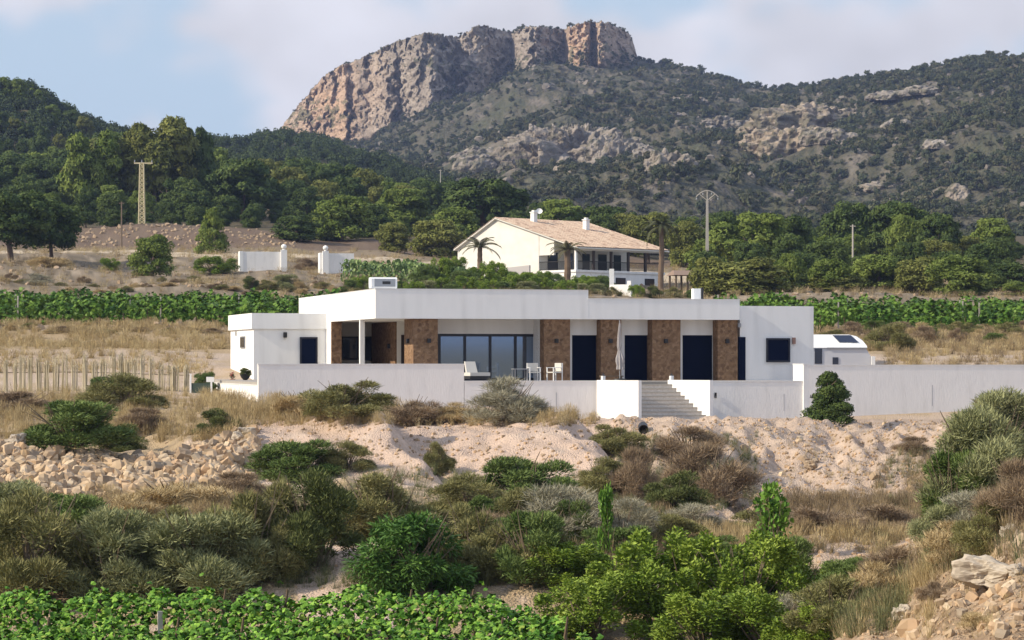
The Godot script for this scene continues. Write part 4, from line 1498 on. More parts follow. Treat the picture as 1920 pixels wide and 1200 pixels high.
	# chimneys and dish
	for q in [[1001.0, 11.0, 394.0], [1099.0, 8.2, 408.0]]:
		var x := fx(q[0], q[1], cx, cd, yaw)
		var yb: float = ry.call(q[1])
		var top: float = EYE + (HOR - q[2]) / F * (cd + x * sin(yaw) + q[1] * cos(yaw))
		var c := lpart("chimney", M.plaster, h, x - .28, x + .28, yb, top - .3, q[1] - .28, q[1] + .28)
		lpart("chimney_cap", M.plaster, c, x - .36, x + .36, top - .3, top - .2, q[1] - .36, q[1] + .36)
		lpart("chimney_pot", M.oldplaster, c, x - .18, x + .18, top - .2, top, q[1] - .18, q[1] + .18)
	b = MB.new()
	var dx := fx(1011, 11.6, cx, cd, yaw)
	b.lathe([Vector2(0, 0), Vector2(.22, .05), Vector2(.36, .14)], Vector3.ZERO, 14)
	var dish := part("satellite_dish", b.mesh(), M.white_paint, h, Vector3(dx, ridge + .95, -11.6), Vector3(1.1, -.3, .4))
	b = MB.new()
	b.tube([Vector3(dx, ridge - .2, -11.6), Vector3(dx, ridge + .95, -11.6)], [.03, .03], 6)
	part("dish_mast", b.mesh(), M.metal_grey, h)

func palm(label: String, px: float, d: float, foot: float, crown: float, tr: float, fl: float, nf_: int, droop: float, tone: Color) -> void:
	var base := Vector3(gx(px, d), EYE + (HOR - foot) / F * d, -d)
	base.y = minf(base.y, gh(px, d)) - .2
	var top := EYE + (HOR - crown) / F * d - base.y
	var t := thing("palm_tree", label, "palm", base, rr(0, TAU), "palms round the farmhouse")
	var b := MB.new()
	var pts := []; var rad := []
	for k in 15:
		pts.append(Vector3(.06 * sin(k * .5), top * k / 14.0, 0)); rad.append(tr * (1.15 - .3 * k / 14.0) * (1.0 if k % 2 else .92))
	b.tube(pts, rad, 9, c3(.17, .125, .09))
	part("trunk", b.mesh(), M.bark, t)
	rng.seed = 61
	var fm := MB.new()
	var prev := Vector3.ZERO
	var n := 16
	for k in n:
		var f := float(k + 1) / n
		var p := Vector3(0, fl * (.75 * f - droop * f * f), fl * .9 * f)
		var w := fl * .17 * sin(PI * pow(f, .55)) + .02
		fm.tri(prev + Vector3(-.02, 0, 0), p, prev + Vector3(.02, 0, 0), tone)
		for s in [-1.0, 1.0]:
			var tip: Vector3 = p + Vector3(s * w, -.12 * fl * f + .05, .09 * fl)
			fm.tri(prev, tip, p, tone.lerp(tone * 1.4, rng.randf()))
			fm.tri(prev.lerp(p, .5), prev.lerp(p, .5) + Vector3(s * w * .9, -.05 * fl, .07 * fl), p, tone.lerp(tone * 1.4, rng.randf()))
		prev = p
	var m := fm.mesh()
	for k in nf_:
		var tilt := rr(-.35, .75)
		part("frond", m, M.leaf, t, Vector3(0, top, 0), Vector3(tilt, TAU * k / nf_ + rr(-.2, .2), 0), Vector3.ONE * rr(.8, 1.1))

func build_garden() -> void:
	palm("short palm with upright fronds before the farmhouse's white gable", 900, 284, 512, 462, .30, 2.6, 17, .55, c3(.13, .125, .07))
	palm("thick young palm standing before the farmhouse porch", 1064, 280, 512, 468, .38, 2.5, 15, .6, c3(.11, .10, .05))
	palm("tall slender palm with a dark crown right of the farmhouse", 1240, 284, 545, 424, .30, 3.0, 22, .95, c3(.075, .08, .04))
	# gateway
	for q in [[456.0, 537.0, 472.0, 514.0, 531.0, "white garden wall left of the farm gateway with a ball-topped post"], [606.0, 663.0, 475.0, 518.0, 610.0, "white garden wall right of the farm gateway with a ball-topped post"]]:
		var d := 290.0
		var p0 := at(q[0], q[3], d); var p1 := at(q[1], q[2], d)
		var w := thing("garden_wall", q[5], "wall", Vector3((p0.x + p1.x) / 2, p0.y - .4, -d), .2, "white walls of the farm gateway")
		var hw_ := (p1.x - p0.x) / 2 / cos(.2)
		lpart("wall_body", M.fence, w, -hw_, hw_, 0, p1.y - p0.y + .4, -.15, .15)
		lpart("wall_end", M.plaster, w, -hw_ - .35, -hw_ - .002, 0, p1.y - p0.y + .45, -.2, 1.4)
		var px: float = (gx(q[4], d) - w.position.x) / cos(.2)
		var post := lpart("gate_post", M.plaster, w, px - .33, px + .33, 0, p1.y - p0.y + .62, -.5, -.152)
		var b := MB.new()
		b.lathe([Vector2(0, .62), Vector2(.2, .55), Vector2(.3, .38), Vector2(.27, .2), Vector2(.12, .08), Vector2(.2, 0)], Vector3(px, p1.y - p0.y + .62, .33), 12)
		part("ball_finial", b.mesh(), M.plaster, post)
	# prickly pears
	rng.seed = 21
	var b := MB.new()
	for k in 240:
		var y := pow(rng.randf(), .8)
		var c := Vector3(rr(-.5, .5) * (1.0 - .3 * y), y * .9, rr(-.5, .5) * (1 - .3 * y))
		var u := (Vector3.UP * 1.2 + rdir() * .8).normalized()
		var s := u.cross(rdir()).normalized()
		var col := c3(.10, .17, .05).lerp(c3(.28, .36, .15), rng.randf())
		var r := rr(.05, .085)
		for j in 8:
			var a0 := TAU * j / 8; var a1 := TAU * (j + 1) / 8
			b.tri(c, c + (s * cos(a0) * .75 + u * sin(a0)) * r, c + (s * cos(a1) * .75 + u * sin(a1)) * r, col)
	var pear := b.mesh()
	var px := 660.0
	var k := 0
	while px < 860:
		var d := 272.0 + (k % 3) * 5
		k += 1
		var w := rr(40, 58); var hh := rr(24, 34)
		var t := thing("prickly_pear", "pale green prickly pear, %s from the left in the cactus hedge by the gateway" % ordinal(k), "cactus", spot(px, d, .2), rr(0, 6), "prickly pears of the cactus hedge")
		stuff(part("pads", pear, M.leaf, t, Vector3.ZERO, Vector3.ZERO, Vector3(w, hh * 1.5, w) * d / F))
		px += rr(17, 27)
	k = 0
	px = 800.0
	while px < 1130:
		k += 1
		shrub_d(["leafy", "green", "leafy"][k % 3], "green garden bush, %s from the left in the hedge below the farmhouse" % ordinal(k), px, 262.0 + (k % 4) * 4, rr(56, 80), rr(38, 52) * (1.0 if px < 1040 else .8), "bushes below the farmhouse")
		px += rr(20, 32)
	k = 0
	px = 655.0
	while px < 1120:
		k += 1
		shrub_d(["leafy", "green", "leafy", "sage"][k % 4], "low garden bush, %s from the left in the front hedge seen over the villa roof" % ordinal(k), px, 252.0 + (k % 3) * 3, rr(44, 64), rr(22, 32), "bushes of the front hedge behind the villa")
		px += rr(18, 27)
	for q in [[1120, 545, 40, 24, "sage", "grey-green bush behind the villa's roof step"], [1150, 548, 36, 20, "olive", "low olive bush just right of the villa's roof step"], [1195, 550, 40, 22, "leafy", "low green bush behind the villa roof near the white post"], [1226, 550, 40, 26, "dark", "dark bush under the tall palm's trunk"], [1262, 552, 40, 24, "olive", "olive bush behind the roof below the brown pergola"], [1300, 552, 36, 22, "green", "green bush beside the villa's white vent stack"],
			[538, 516, 62, 34, "sage", "blue-green bush in the farm gateway"], [560, 522, 40, 24, "straw", "pale dry bush beside the blue-green gateway bush"], [470, 522, 40, 26, "dark", "dark bush at the foot of the left gateway wall"], [500, 524, 44, 22, "olive", "olive bush before the left gateway wall"]]:
		shrub_d(q[4], q[5], q[0], 256.0, q[2], q[3] * 1.15)
	# white post, low walls and pergola right of the farmhouse
	var gp := thing("white_post", "white pillar with dark drum beside it below the farmhouse porch", "post", at(1147, 548, 262))
	lpart("pillar", M.plaster, gp, -.22, .22, -.5, 2.3, -.2, .2)
	var lw := thing("garden_wall", "low sunlit white wall below the farmhouse garages", "wall", at(1165, 548, 260), -.5)
	lpart("wall_body", M.plaster, lw, -1.2, 1.1, -.5, .75, -.15, .15)
	lpart("wall_end", M.plaster, lw, .7, 1.1, .75, 1.1, -.15, .15)
	var pg := thing("pergola", "brown thatched pergola between the tall palm and the green trees", "pergola", at(1296, 540, 268), .2)
	for x in [-1.9, -.7, .6, 1.9]:
		for z in [-1.2, 1.2]: lpart("post", M.wood, pg, x - .09, x + .09, -.6, 1.25, z - .09, z + .09)
	b = MB.new()
	b.hexa([Vector3(-2.2, 1.25, -1.6), Vector3(2.2, 1.25, -1.6), Vector3(2.2, 1.25, 1.6), Vector3(-2.2, 1.25, 1.6), Vector3(-1.9, 1.75, -.3), Vector3(1.9, 1.75, -.3), Vector3(1.9, 1.75, .3), Vector3(-1.9, 1.75, .3)])
	part("thatched_roof", b.mesh(), noisy([c3(.19, .13, .10), c3(.32, .24, .19)], .06, .5, .95, 1.5, false, 41), pg)
	# far white cottage among the trees
	var d := 430.0
	var ct := thing("cottage", "small sunlit white cottage showing between the trees right of the palm", "house", at(1304, 478, d), .5)
	lpart("wall", M.plaster, ct, -1.3, 2.4, -1.5, 1.9, -1.5, 2.5)
	b = MB.new()
	b.prism(PackedVector2Array([Vector2(-1.5, 1.9), Vector2(2.6, 1.9), Vector2(.55, 2.8)]), -2.7, 1.7)
	part("roof", b.mesh(), plain(c3(.42, .28, .2), .9), ct)
	lpart("window", M.glass_dark, ct, -.4, .3, .3, 1.1, -1.53, -1.502)

func build_poles() -> void:
	# lattice pylon
	var d := 372.0
	var p := spot(266, d)
	var hgt := EYE + (HOR - 306) / F * d - p.y
	var t := thing("lattice_pylon", "pale steel lattice power pylon before the left wood", "pylon", p)
	var steel := plain(c3(.52, .46, .29), .7)
	var w := func(y: float) -> float: return lerpf(.42, .26, y / hgt)
	for sx in [-1, 1]:
		for sz in [-1, 1]:
			var b := MB.new()
			b.bar(Vector3(sx * w.call(0.0), 0, sz * w.call(0.0)), Vector3(sx * w.call(hgt), hgt, sz * w.call(hgt)), .07)
			part("leg", b.mesh(), steel, t)
	var br := MB.new()
	var n := 13
	for k in n:
		var y0 := hgt * k / n; var y1 := hgt * (k + 1) / n
		for q in 4:
			var c0 := [Vector2(-1, -1), Vector2(1, -1), Vector2(1, 1), Vector2(-1, 1)]
			var a: Vector2 = c0[q] * w.call(y0); var e: Vector2 = c0[(q + 1) % 4] * w.call(y1)
			br.bar(Vector3(a.x, y0, a.y), Vector3(e.x, y1, e.y), .075)
			var a2: Vector2 = c0[q] * w.call(y1)
			br.bar(Vector3(a2.x, y1, a2.y), Vector3(e.x, y1, e.y), .045)
	stuff(part("bracing", br.mesh(), steel, t))
	br = MB.new()
	br.box(-1.1, 1.5, hgt - .1, hgt + .1, -.08, .08)
	part("crossarm", br.mesh(), steel, t)
	for x in [-1.0, 0.0, 1.4]:
		br = MB.new()
		br.lathe([Vector2(.05, .1), Vector2(.1, .2), Vector2(.04, .3), Vector2(.09, .4), Vector2(0, .5)], Vector3(x, hgt, 0), 8)
		part("insulator", br.mesh(), M.metal_grey, t)
	# plain poles: px, foot, top, distance, radius, material, label
	for q in [[228.0, 468.0, 378.0, 340.0, .11, M.wood, "thin wooden pole beside the lattice pylon"], [1599.0, 486.0, 421.0, 330.0, .14, M.concrete, "pale concrete pole among the dark pines on the right"], [1755.0, 490.0, 447.0, 330.0, .10, M.wood, "thin wooden pole behind the round bushes on the right"], [826.0, 432.0, 318.0, 620.0, .14, M.concrete, "distant pale pole at the top of the wood below the mountain"]]:
		var g := spot(q[0], q[3], .3)
		var o := thing("utility_pole", q[6], "pole", g)
		var top: float = EYE + (HOR - q[2]) / F * q[3] - g.y
		var b := MB.new()
		b.tube([Vector3.ZERO, Vector3(0, top, 0)], [q[4], q[4] * .7], 8)
		part("shaft", b.mesh(), q[5], o)
		b = MB.new()
		b.box(-.35, .35, top - .25, top - .15, -.06, .06)
		part("crossarm", b.mesh(), q[5], o)
	d = 310.0
	p = spot(1326, d, .3)
	t = thing("power_pole", "concrete power pole with a wide arched top right of the farmhouse", "pole", p)
	var top := EYE + (HOR - 376) / F * d - p.y
	var b := MB.new()
	b.hexa([Vector3(-.22, 0, -.16), Vector3(.22, 0, -.16), Vector3(.22, 0, .16), Vector3(-.22, 0, .16), Vector3(-.13, top, -.1), Vector3(.13, top, -.1), Vector3(.13, top, .1), Vector3(-.13, top, .1)])
	part("shaft", b.mesh(), M.concrete, t)
	b = MB.new()
	var arc := []; var rad := []
	for k in 13:
		var f := k / 12.0 * 2 - 1
		arc.append(Vector3(f * 1.3, top + 1.15 - .75 * f * f, 0)); rad.append(.06)
	b.tube(arc, rad, 6)
	part("arched_arm", b.mesh(), M.concrete, t)
	b = MB.new()
	b.bar(Vector3(0, top, 0), Vector3(-.9, top + .75, 0), .05); b.bar(Vector3(0, top, 0), Vector3(.9, top + .75, 0), .05); b.bar(Vector3(0, top, 0), Vector3(0, top + 1.1, 0), .06)
	part("brace", b.mesh(), M.concrete, t)
	for x in [-1.25, -.5, .5, 1.25]:
		b = MB.new()
		b.lathe([Vector2(.05, 0), Vector2(.1, .1), Vector2(.04, .2), Vector2(0, .35)], Vector3(x, top + 1.15 - .75 * pow(x / 1.3, 2) - .4, 0), 8)
		part("insulator", b.mesh(), M.metal_grey, t)

# ---------------------------------------------------------------- vegetation far and near
func build_outcrops() -> void:
	var q := [[1075, 300, 125, 72, .3], [1010, 270, 45, 42, .3], [1150, 300, 72, 62, .2], [1255, 310, 62, 46, .4], [1210, 290, 34, 26, .2], [1345, 245, 72, 28, .15], [1470, 292, 84, 40, .8], [1525, 240, 100, 38, .6], [1430, 300, 34, 16, 1.0], [1560, 270, 45, 20, .2], [1680, 250, 26, 14, .1], [1740, 180, 40, 14, .1], [1850, 150, 40, 14, .1], [1795, 365, 22, 24, .45], [1650, 355, 40, 14, .4], [1050, 325, 18, 18, .7], [900, 300, 40, 20, .1], [1290, 190, 36, 14, .1], [700, 250, 40, 16, .5], [1760, 300, 30, 14, .1], [1660, 200, 44, 14, .1], [900, 330, 40, 22, .2]]
	for k in q.size():
		outcrop(q[k][0], q[k][1], q[k][2], q[k][3], k + 1, q[k][4])

func build_mountain_scrub() -> void:
	var meshes := [clump_mesh(801, 150, .16), clump_mesh(802, 150, .15), clump_mesh(803, 130, .17)]
	rng.seed = 900
	var xf := [[], [], []]; var cols := [[], [], []]
	var tones := [c3(.062, .075, .036), c3(.088, .098, .05), c3(.055, .07, .040), c3(.11, .108, .062)]
	for k in 30000:
		var px := rr(420, 2050)
		var d := lerpf(640, lin(RIDGE_D, px) + 4.0, pow(rng.randf(), .8))
		var x := gx(px, d)
		var y := mountain_y(px, d)
		var m := nz.get_noise_2d(x * .10, d * .10) + .5 * nf.get_noise_2d(x * .05, d * .05)
		if m < rr(-.6, .08): continue
		if px < 1250 and px > 880 and d > lin(RIDGE_D, px) * .80 and rng.randf() < .7: continue
		var s := rr(.8, 2.1) * (1.25 if m > .2 else 1.0)
		if rng.randf() < .06: s *= 1.6
		var q := k % 3
		xf[q].append(Transform3D(Basis(Vector3.UP, rr(0, TAU)).scaled(Vector3(s, s * rr(.8, 1.3), s)), Vector3(x, y - .2, -d)))
		cols[q].append(tones[rng.randi() % 4])
	# along the skyline, on the plateau and in the cliff's ledges
	for k in 900:
		var px := rr(1196, 2100) if k % 3 else rr(540, 1192)
		var d := lin(RIDGE_D, px) - rr(0, 12)
		var y := mountain_y(px, d)
		if k % 3 == 0:
			d = lin(CLIFF_D, px) + rr(2, 26)
			y = EYE + (HOR - lin(CLIFF_TOP, px)) / F * lin(CLIFF_D, px) - .6
			if rng.randf() < .45: continue
		var s := rr(.9, 2.2)
		xf[k % 3].append(Transform3D(Basis(Vector3.UP, rr(0, TAU)).scaled(Vector3(s, s * rr(.8, 1.4), s)), Vector3(gx(px, d), y - .3, -d)))
		cols[k % 3].append(tones[rng.randi() % 3])
	for k in 420:
		var px := rr(560, 1190)
		var t := rr(.0, .25) if k % 3 else rr(.2, .9)
		var dd := lin(CLIFF_D, px)
		var py := lerpf(lin(CLIFF_BASE, px) + 8, lin(CLIFF_TOP, px), t)
		var s := rr(.7, 1.8) if t < .3 else rr(.5, 1.1)
		xf[k % 3].append(Transform3D(Basis(Vector3.UP, rr(0, TAU)).scaled(Vector3(s, s, s)), Vector3(gx(px, dd), EYE + (HOR - py) / F * dd, -dd + 4.0 + rr(0, 8))))
		cols[k % 3].append(tones[rng.randi() % 3])
	for q in 3:
		multi("mountain_scrub", meshes[q], M.pine, xf[q], cols[q], self, ["dark scrub bushes dotted over the whole mountain slope", "olive scrub bushes between the rocks of the mountain", "low shrubs and small pines along the mountain slope and skyline"][q], "scrub")
	var rx := []
	for k in 3600:
		var px := rr(420, 2050)
		var d := lerpf(680, lin(RIDGE_D, px), pow(rng.randf(), .8))
		if nf.get_noise_2d(px * .02, d * .02) < rr(-.3, .3): continue
		rx.append(stone_xf(Vector3(gx(px, d), mountain_y(px, d), -d), rr(.8, 3.0) * (1.8 if rng.randf() < .08 else 1.0)))
	multi("mountain_rocks", stone_mesh(71, c3(.20, .175, .15)), M.stone, rx, [], self, "grey boulders and broken rock strewn over the mountain slope", "rocks")
	# the pines that clothe the hill at the left and the dark ridge behind
	xf = []
	cols = []
	for k in 5200:
		var px := rr(-500, 1000)
		var d := lerpf(640, lin(HILL_D, px) + 2, sqrt(rng.randf()))
		if px < 230 and d < lin(HILL_D, px) - 10 and rng.randf() < .35: continue
		var s := rr(1.4, 2.7)
		xf.append(Transform3D(Basis(Vector3.UP, rr(0, TAU)).scaled(Vector3(s, s * rr(.9, 1.4), s)), Vector3(gx(px, d), hill_y(px, d) - .3, -d)))
		cols.append([c3(.05, .075, .032), c3(.075, .105, .04), c3(.038, .055, .03), c3(.06, .085, .03)][rng.randi() % 4])
	multi("hillside_wood", clump_mesh(805, 320, .11), M.pine, xf, cols, self, "far pine wood covering the left hill and the dark ridge below the cliff", "wood")

func build_wood() -> void:
	rng.seed = 1234
	# single trees one can tell apart: name, label, px, distance, width, top, shape, tone
	var L := [
		["pine_tree", "round bright green pine bush alone on the dry bank at left", 285, 276, 76, 436, "round", 0],
		["pine_tree", "small pointed light green pine before the left wood", 397, 330, 60, 386, "young", 0],
		["pine_tree", "large dark pine with bare trunk at the left edge", 22, 292, 150, 352, "umbrella", 1],
		["pine_tree", "dark pine leaning over the bank beside the large left-edge pine", 98, 300, 110, 372, "umbrella", 1],
		["pine_tree", "broad bright green pine at the wood's edge above the gateway", 640, 372, 108, 363, "round", 0],
		["pine_tree", "dark pine just right of the broad bright pine above the gateway", 692, 384, 90, 382, "round", 1],
		["pine_tree", "short pine left of the gateway at the wood's edge", 556, 364, 84, 402, "round", 1],
		["pine_tree", "small round pine above the right gateway wall", 737, 350, 62, 414, "round", 2],
		["pine_tree", "tall rounded green pine behind the small gateway pine", 752, 402, 100, 352, "umbrella", 0],
		["pine_tree", "broad dark umbrella pine behind the farmhouse gable", 908, 400, 150, 330, "umbrella", 1],
		["pine_tree", "olive bushy tree left of the farmhouse", 820, 345, 96, 408, "round", 2],
		["pine_tree", "green tree close behind the farmhouse gable's left eave", 858, 380, 80, 384, "round", 0],
		["pine_tree", "dense blue-green umbrella pine in the middle of the left wood", 452, 430, 118, 298, "umbrella", 1],
		["pine_tree", "tallest pine of the left wood, rising above the pylon", 292, 440, 150, 214, "umbrella", 2],
		["pine_tree", "tall dark pine right of the tallest pine in the left wood", 362, 446, 84, 232, "umbrella", 1],
		["pine_tree", "tall light green pine left of the pylon's tallest pine", 172, 436, 120, 232, "umbrella", 0],
		["pine_tree", "bright green broad bush-tree beside the villa roof's right end", 1402, 262, 152, 484, "round", 2],
		["pine_tree", "big round-headed green pine behind the bush-tree right of the villa", 1408, 318, 142, 388, "umbrella", 0],
		["pine_tree", "dark pine in the shade right of the round-headed pine", 1478, 326, 96, 404, "umbrella", 1],
		["pine_tree", "pale green upright tree in front of the dark pines", 1550, 306, 86, 440, "young", 0],
		["pine_tree", "tall dark-topped pine behind the concrete pole on the right", 1592, 352, 94, 374, "umbrella", 1],
		["pine_tree", "dark spreading pine right of the concrete pole", 1686, 350, 120, 378, "umbrella", 1],
		["pine_tree", "bright rounded bush-tree largest on the right above the vines", 1800, 262, 116, 474, "round", 0],
		["pine_tree", "yellow-green bush-tree left of the largest rounded bush-tree", 1722, 268, 86, 480, "round", 2],
		["pine_tree", "green bush-tree in the middle of the row above the right vines", 1650, 272, 100, 474, "round", 0],
		["pine_tree", "low green bush-tree below the pale upright tree", 1572, 264, 100, 512, "round", 2],
		["pine_tree", "shadowed dark tree between the villa's bush-tree and the upright tree", 1492, 284, 76, 470, "round", 1],
		["pine_tree", "round dark pine near the right edge behind the bushes", 1872, 330, 66, 444, "round", 1],
		["pine_tree", "olive pine left of the round dark pine near the right edge", 1822, 340, 80, 440, "umbrella", 2],
		["pine_tree", "low green bush at the right edge above the vines", 1912, 258, 60, 526, "round", 0],
		["pine_tree", "green tree behind the tall palm's crown", 1216, 360, 90, 396, "umbrella", 2],
		["pine_tree", "olive-green tree between palm and power pole", 1286, 350, 70, 412, "round", 2],
		["pine_tree", "dark tree behind the power pole", 1352, 350, 70, 396, "umbrella", 1],
		["pine_tree", "green treetop showing over the farmhouse ridge", 1050, 390, 96, 372, "umbrella", 0],
		["pine_tree", "dark treetop behind the farmhouse's right chimney", 1132, 392, 96, 386, "umbrella", 1],
		["pine_tree", "olive treetop over the right end of the farmhouse roof", 1176, 378, 80, 396, "round", 2],
		["pine_tree", "small olive tree near the left edge of the right-hand scrub", 1760, 330, 80, 448, "round", 2],
	]
	for q in L:
		tree_at(q[0], q[1], q[2], q[3], q[4] * 1.18, q[5], q[6], q[7])
	for q in [[270.0, 490.0, 92.0, "front"], [300.0, 456.0, 100.0, "middle"], [338.0, 418.0, 96.0, "back"]]:
		var px := 1330.0
		var order := 0
		while px < 1930:
			order += 1
			var tone: int = [0, 2, 0, 1][rng.randi() % 4] if q[3] == "front" else [1, 0, 1, 1][rng.randi() % 4]
			tree_at("pine_tree", "%s tree, %s from the left in the %s row above the right vines" % [["fresh green", "dark green", "olive"][tone], ordinal(order), q[3]], px, q[0] + rr(-8, 8), q[2] * rr(.7, 1.1), q[1] + rr(-22, 26), ["round", "round", "umbrella"][rng.randi() % 3] if q[3] != "front" else "round", tone, "trees above the right vines")
			px += q[2] * rr(.65, 1.1)
	# the wood behind, rank by rank
	var top := [Vector2(-300, 250), Vector2(-60, 270), Vector2(60, 275), Vector2(140, 250), Vector2(240, 238), Vector2(330, 240), Vector2(400, 262), Vector2(470, 286), Vector2(600, 296), Vector2(700, 314), Vector2(780, 332), Vector2(860, 338), Vector2(950, 345), Vector2(1000, 378), Vector2(1100, 390), Vector2(1200, 398), Vector2(1300, 404), Vector2(1400, 404), Vector2(1500, 410), Vector2(1600, 405), Vector2(1700, 412), Vector2(1800, 440), Vector2(2300, 450)]
	var toned := ["fresh green", "dark green", "olive green"]
	var shaped := {"umbrella": "broad-headed pine", "round": "bushy pine", "cone": "pointed pine"}
	var rank := 0
	for q in [[384.0, 52.0, 398.0], [408.0, 52.0, 372.0], [436.0, 50.0, 345.0], [466.0, 48.0, 320.0], [502.0, 46.0, 292.0], [545.0, 42.0, 264.0]]:
		rank += 1
		var px := -200.0
		var order := 0
		while px < 1960:
			px += q[1] * rr(.75, 1.25)
			if px > 1020 and rank > 3: break
			var d: float = q[0] + rr(-14, 14)
			var want := lin(top, px)
			var tp := maxf(want + rr(-2, 22), float(q[2]) + rr(-18, 14) + (18.0 if px > 500 else 0.0))
			var p := spot(px, d)
			var foot := HOR - (p.y - EYE) / d * F
			if foot - tp < 22: continue
			if foot - tp > 165: tp = foot - rr(140, 165)
			order += 1
			var tone: int = [1, 1, 0, 1, 2, 1][rng.randi() % 6]
			var shape: String = ["umbrella", "round", "round", "round", "cone"][rng.randi() % 5] if rank < 4 else ["umbrella", "round", "umbrella"][rng.randi() % 3]
			tree_at("pine_tree", "%s %s, %s from the left in the wood's %s rank from the front" % [toned[tone], shaped[shape], ordinal(order), ordinal(rank)], px, d, clampf((foot - tp) * rr(.85, 1.15), 44, 130), tp, shape, tone, "pines of the wood below the mountain")
	# the left hill's nearer trees
	rank = 0
	for q in [[580.0, 36.0], [620.0, 34.0], [665.0, 30.0], [710.0, 30.0]]:
		rank += 1
		var px := -160.0
		var order := 0
		while px < 330:
			px += q[1] * rr(.7, 1.2)
			var d: float = q[0] + rr(-16, 16)
			var y := hill_y(px, d)
			var hh := rr(5.0, 8.5)
			if px > 180: hh *= .8
			order += 1
			var tone: int = [1, 1, 0, 2][rng.randi() % 4]
			tree("pine_tree", "%s hillside pine, %s from the left in the hill's %s tier from below" % [toned[tone], ordinal(order), ordinal(rank)], "tree", Vector3(gx(px, d), y - .3, -d), hh * rr(.7, 1.0), hh, ["umbrella", "round"][rng.randi() % 2], tone, "pines on the left hillside")
	for q in [[52.0, 738.0, 5.2, "lone dark pine on the very top of the left hill"], [132.0, 770.0, 4.0, "dark pine on the left hill's shoulder below the top"], [30.0, 736.0, 3.6, "small pine beside the lone pine on the left hilltop"], [166.0, 780.0, 3.2, "low pine on the left hill's falling skyline"]]:
		tree("pine_tree", q[3], "tree", Vector3(gx(q[0], q[1]), hill_y(q[0], q[1]) - .3, -q[1]), q[2] * 1.1, q[2], "umbrella", 1)

func vine_leaf() -> ArrayMesh:
	# a lobed, slightly folded leaf about one unit across
	var b := MB.new()
	var rim := []
	for j in 8:
		var a := TAU * j / 8.0 + PI / 2
		var r := .5 if j % 2 == 0 else .40
		if j == 4: r = .2
		rim.append(Vector3(cos(a) * r, -.12 * absf(cos(a)) - .05 * float(j % 2), -sin(a) * r))
	for j in 8: b.tri(Vector3(0, .03, 0), rim[(j + 1) % 8], rim[j])
	return b.mesh()

func add_leaf(b: MB, v: PackedVector3Array, t: Transform3D, col: Color) -> void:
	for k in range(0, v.size(), 3): b.tri(t * v[k], t * v[k + 1], t * v[k + 2], col)

func leaf_basis(tilt: float, s: float) -> Basis:
	return (Basis(Vector3.UP, rr(0, TAU)) * Basis(Vector3.RIGHT, rr(-tilt, tilt)) * Basis(Vector3.BACK, rr(-tilt, tilt))).scaled(Vector3.ONE * s)

